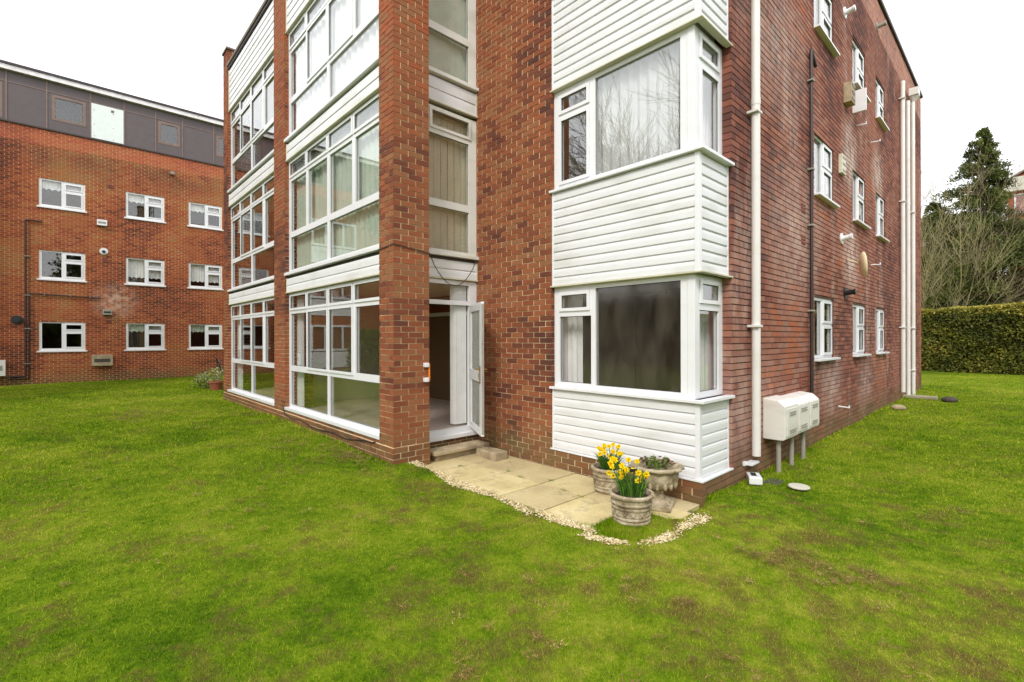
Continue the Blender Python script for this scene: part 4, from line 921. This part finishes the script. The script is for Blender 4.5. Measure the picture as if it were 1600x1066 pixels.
def conifer(loc,label,h,R,n,seed,mat='conifer_leaf',leaf=.16,z0=.08,top=None,name='conifer_tree',pw=.75):
    rg=np.random.default_rng(seed); T=thing(name,label,'tree',loc); m=MB(); m.tube((0,0,-.1),(0,0,h*.97),h*.022,.02,10); part('trunk',m,'trunk_bark',T,local=True)
    nb=int(h*15); C=[];W=[]; br=MB()
    for i in range(nb):
        f=z0+(1-z0)*((i+rg.random())/nb)**.9; zz=h*f; a=rg.random()*2*PI; L=R*(1-f)**pw*(.65+.55*rg.random())+.25
        up=.25-.35*f*0; dz=rg.normal(.12,.1)
        k=max(6,int(n/nb*(.35+1.3*L/R)))
        s=rg.random(k)**.7; wob=.12*L
        px=np.cos(a)*L*s+rg.normal(0,wob*.8,k)*s; py=np.sin(a)*L*s+rg.normal(0,wob*.8,k)*s; pz=zz+dz*L*s-.32*L*s**2+rg.normal(0,.07+.05*L*s,k)
        C.append(np.stack([px,py,pz],-1)); W.append(np.full(k,rg.random()*.5)+rg.random(k)*.5-.1)
        if L>.8: br.tube((0,0,zz),(math.cos(a)*L*.8,math.sin(a)*L*.8,zz+dz*L*.8-.2*L),.03*L/R*2,.008,5)
    C=np.concatenate(C);W=np.clip(np.concatenate(W),0,1); m=MB(); m.npadd(leafquads(C,leaf,len(C),rg,.42,np.array([0,0,-.35])),4,W); part('crown',m,mat,T,local=True)
    part('limb',br,'trunk_bark',T,local=True); return T
conifer((.55,34,0),'tall dark yew like conifer rising above the hedge on the right',13.6,5.8,90000,5,leaf=.15,pw=1.02)
conifer((6.0,33,0),'broad dark conifer behind the hedge at the right edge',9.6,4.6,42000,6)
conifer((3.2,36,0),'dense evergreen filling the gap between the tall conifer and the right edge',9.4,5.0,60000,61)
conifer((-1.8,37,0),'dark evergreen glimpsed through the bare twigs above the hedge',10.4,4.4,40000,62)
conifer((-4.6,36,0),'conifer top showing just beside the far end of the side wall',11.0,3.4,20000,8)
def baretree(loc,label,h,seed,spread=.55,n0=1,lv=5,mat='twig_bark',name='bare_tree',r0=None,kids=(3,5),minr=.006,base=.25,up=.10):
    rnd=random.Random(seed); T=thing(name,label,'tree',loc); tr=MB(); tw=MB(); r0=r0 or h*.016
    def grow(p,d,L,r,l):
        segs=3 if l<lv-1 else 2; q=p; dd=d.copy(); pts=[(q,r)]
        for i in range(segs):
            dd=(dd+Vector((rnd.gauss(0,.13),rnd.gauss(0,.13),rnd.gauss(up*.5,.08)))).normalized(); q=q+dd*L/segs; pts.append((q,r*(1-.45*(i+1)/segs)))
        tgt=tr if l<2 else tw
        for (a,ra),(b,rb) in zip(pts[:-1],pts[1:]): tgt.tube(a,b,max(ra,minr),max(rb,minr*.7),7 if l<2 else 3,cap=False)
        if l>=lv: return
        k=rnd.randint(*kids)
        for i in range(k):
            s=rnd.uniform(base if l==0 else .25,1); idx=min(segs-1,int(s*segs)); a,ra=pts[idx]; b,rb=pts[idx+1]; pp=a.lerp(b,s*segs-idx)
            ax=dd.orthogonal().normalized(); ax=Matrix.Rotation(rnd.random()*2*PI,3,dd)@ax
            nd=(dd*math.cos(spread*rnd.uniform(.7,1.4))+ax*math.sin(spread*rnd.uniform(.7,1.4))+Vector((0,0,up))).normalized()
            grow(pp,nd,L*rnd.uniform(.5,.78),ra*rnd.uniform(.42,.6),l+1)
        grow(pts[-1][0],dd,L*.7,r*.5,l+1)
    for i in range(n0):
        a=2*PI*i/max(n0,1)+rnd.random(); t_=0 if n0==1 else rnd.uniform(.15,.75)
        grow(Vector((.15*math.cos(a)*(n0>1),.15*math.sin(a)*(n0>1),-.1)),Vector((math.sin(t_)*math.cos(a),math.sin(t_)*math.sin(a),math.cos(t_))),h*.42,r0,0)
    part('trunk',tr,'trunk_bark' if n0==1 else mat,T,local=True); part('twigs',tw,mat,T,local=True); return T
baretree((-1.7,30.2,0),'many stemmed leafless shrub tree spreading behind the hedge beside the side wall',10.4,3,.45,6,4,'twig_green',r0=.06,kids=(3,4),minr=.007,up=.10)
baretree((-2.9,33.0,0),'taller brown leafless tree just beside the far end of the side wall',11.2,14,.5,3,5,'twig_bark',r0=.05,kids=(3,4),minr=.006,up=.05)
# trees behind the viewpoint, mirrored in the panes
baretree((-9.0,-16.5,0),'bare tree on the lawn behind the viewpoint, left one mirrored in the bay panes',15,41,.5,1,5,r0=.26,kids=(3,4),minr=.012)
baretree((-5.0,-19.0,0),'bare tree on the lawn behind the viewpoint, right one mirrored in the bay panes',16,42,.5,1,5,r0=.26,kids=(3,4),minr=.012)
baretree((-13.5,-19.5,0),'bare tree behind the viewpoint close to the block across the lawn',14,43,.5,1,5,r0=.22,kids=(3,4),minr=.012)
leafy((-17.3,-8.4,0),'rounded yellow green bush by the block across the lawn, mirrored in the panes',1.1,1.9,6000,'bush_leaf',9,0,'bush','garden_bush')
leafy((-17.8,-12.2,0),'darker rounded bush beyond the yellow green one, mirrored in the panes',1.7,2.8,7000,'hedge_leaf',10,0,'bush','garden_bush')
conifer((-16.5,-10.0,0),'bushy pine behind the viewpoint mirrored in the first floor panes',12.5,3.0,22000,12,leaf=.22,z0=.38,name='pine_tree')
conifer((15,10,0),'evergreen tree off to the right of the side wall, the nearer one',8.5,3.0,14000,13,leaf=.24,name='evergreen_tree')
conifer((16,19,0),'evergreen tree off to the right of the side wall, the further one',9.5,3.3,14000,15,leaf=.24,name='evergreen_tree')
conifer((13.5,-3.5,0),'tall unseen evergreen added to darken the panes across the lawn, nearer the camera',13,3.6,16000,51,leaf=.28,name='evergreen_tree')  # unseen tree added so distant panes mirror something dark, not sky
conifer((14.5,-9.5,0),'tall unseen evergreen added to darken the panes across the lawn, further south',12,3.6,16000,52,leaf=.28,name='evergreen_tree')  # second unseen tree added to keep sky out of those panes
hedge((13.5,-18),(14.5,20),1.6,3.6,'unseen clipped hedge added to block sky reflections in the panes across the lawn',35,26000)  # unseen hedge added to stop low panes mirroring bright sky
hedge((-21,-22.5),(14,-21),1.8,4.6,'long unseen hedge behind the viewpoint, raised to hide the sky from the bay panes',33,30000)  # unseen hedge made tall to cover the sky mirrored in the bay
# ================================================================== DISTANT BUILDINGS
G=thing('gabled_building','distant brick house with white gable boards and balcony above the conifers','building',(4,56,0))
m=MB(); m.box(1.2,14,56,66,0,15.2); m.add([(1.2,56,15.2),(14,56,15.2),(7.6,56,19.2),(1.2,66,15.2),(14,66,15.2),(7.6,66,19.2)],[(0,1,2),(3,5,4),(0,3,4,1),(0,2,5,3),(1,4,5,2)]); part('wall',m,'brick_far',G)
m=MB(); 
for s in (-1,1):
    xe=7.6+s*7.6; m.add([(7.6,55.4,19.9),(xe,55.4,15.3),(xe,55.4,14.7),(7.6,55.4,19.3),(7.6,66.4,19.9),(xe,66.4,15.3),(xe,66.4,14.7),(7.6,66.4,19.3)],[(0,1,2,3),(4,7,6,5),(0,4,5,1),(1,5,6,2),(2,6,7,3)])
part('bargeboard',m,'fascia_white',G)
m=MB(); m.box(.9,14,55.5,55.98,14.3,15.5); part('balcony_front',m,'render_white',G)
window(G,'F',55.95,1.6,5.0,12.4,14.1,[(1.7,2.6,12.5,14.0,'f'),(2.7,3.8,12.5,14.0,'f'),(3.9,4.9,12.5,14.0,'f')]); 
G2=thing('white_house','white rendered house glimpsed through the bare twigs above the hedge','building',(-5,46,0)); m=MB(); m.box(-9,.5,46,54,0,9.5); part('wall',m,'render_white',G2)
m=MB(); m.add([(-9.4,45.5,9.5),(.9,45.5,9.5),(.9,54.5,9.5),(-9.4,54.5,9.5),(-9.4,50,12),(.9,50,12)],[(0,1,5,4),(2,3,4,5),(0,4,3),(1,2,5),(0,3,2,1)]); part('roof',m,'roof_tile',G2)
for x_ in (-7,-4.4,-1.8):
    for z_ in (3.2,6.4): window(G2,'F',45.97,x_,x_+1.4,z_,z_+1.4,[(x_+.1,x_+.65,z_+.1,z_+1.3,'f'),(x_+.75,x_+1.3,z_+.1,z_+1.3,'f')])
# ================================================================== WORLD, SUN, CAMERA
W=bpy.data.worlds.new('World'); S.world=W; W.use_nodes=True; nt=W.node_tree; nt.nodes.clear()
out=nt.nodes.new('ShaderNodeOutputWorld'); bg=nt.nodes.new('ShaderNodeBackground'); sky=nt.nodes.new('ShaderNodeTexSky'); sky.sky_type='NISHITA'; sky.sun_disc=False
EL,AZ=math.radians(42),math.radians(150)   # direction towards the sun: azimuth measured from +Y clockwise
sky.sun_elevation=EL; sky.sun_rotation=AZ; sky.air_density=1.5; sky.dust_density=4
tc=nt.nodes.new('ShaderNodeTexCoord'); nz=nt.nodes.new('ShaderNodeTexNoise'); nz.inputs['Scale'].default_value=1.6; nz.inputs['Detail'].default_value=5; nt.links.new(tc.outputs['Generated'],nz.inputs['Vector'])
cr=nt.nodes.new('ShaderNodeValToRGB'); cr.color_ramp.elements[0].position=.3; cr.color_ramp.elements[0].color=(7.6,7.8,8.2,1); cr.color_ramp.elements[1].position=.7; cr.color_ramp.elements[1].color=(12.0,12.0,12.0,1)
nt.links.new(nz.outputs['Fac'],cr.inputs['Fac'])
mx=nt.nodes.new('ShaderNodeMix'); mx.data_type='RGBA'; mx.inputs[0].default_value=.88
nt.links.new(sky.outputs[0],mx.inputs[6]); nt.links.new(cr.outputs[0],mx.inputs[7]); nt.links.new(mx.outputs[2],bg.inputs[0]); bg.inputs[1].default_value=.12; nt.links.new(bg.outputs[0],out.inputs[0])
sl=bpy.data.lights.new('sun','SUN'); sl.energy=1.5; sl.angle=math.radians(14); sl.color=(1,.95,.88); so=bpy.data.objects.new('sun',sl); COL.objects.link(so)
dv=Vector((math.sin(AZ)*math.cos(EL),math.cos(AZ)*math.cos(EL),math.sin(EL))); so.rotation_euler=dv.to_track_quat('Z','Y').to_euler(); so.location=(5,-10,20)
cam=bpy.data.cameras.new('camera'); co=bpy.data.objects.new('camera',cam); COL.objects.link(co); S.camera=co
cam.sensor_width=36; cam.lens=36*749.676/1600; cam.shift_y=-5.24/1600; cam.clip_end=500; cam.clip_start=.05
Rv=Vector((math.cos(YAW),math.sin(YAW),0)); Uv=Vector((0,0,1)); ro=-.0018
R2=Rv*math.cos(ro)+Uv*math.sin(ro); U2=-Rv*math.sin(ro)+Uv*math.cos(ro); Bk=R2.cross(U2)
mt=Matrix((R2,U2,Bk)).transposed().to_4x4(); mt.translation=Vector((CX,CY,CZ)); co.matrix_world=mt
S.view_settings.view_transform='Standard'; S.view_settings.look='None'; S.view_settings.gamma=1; S.view_settings.exposure=.62
S.cycles.max_bounces=8; S.cycles.transparent_max_bounces=16; S.cycles.caustics_reflective=False; S.cycles.caustics_refractive=False
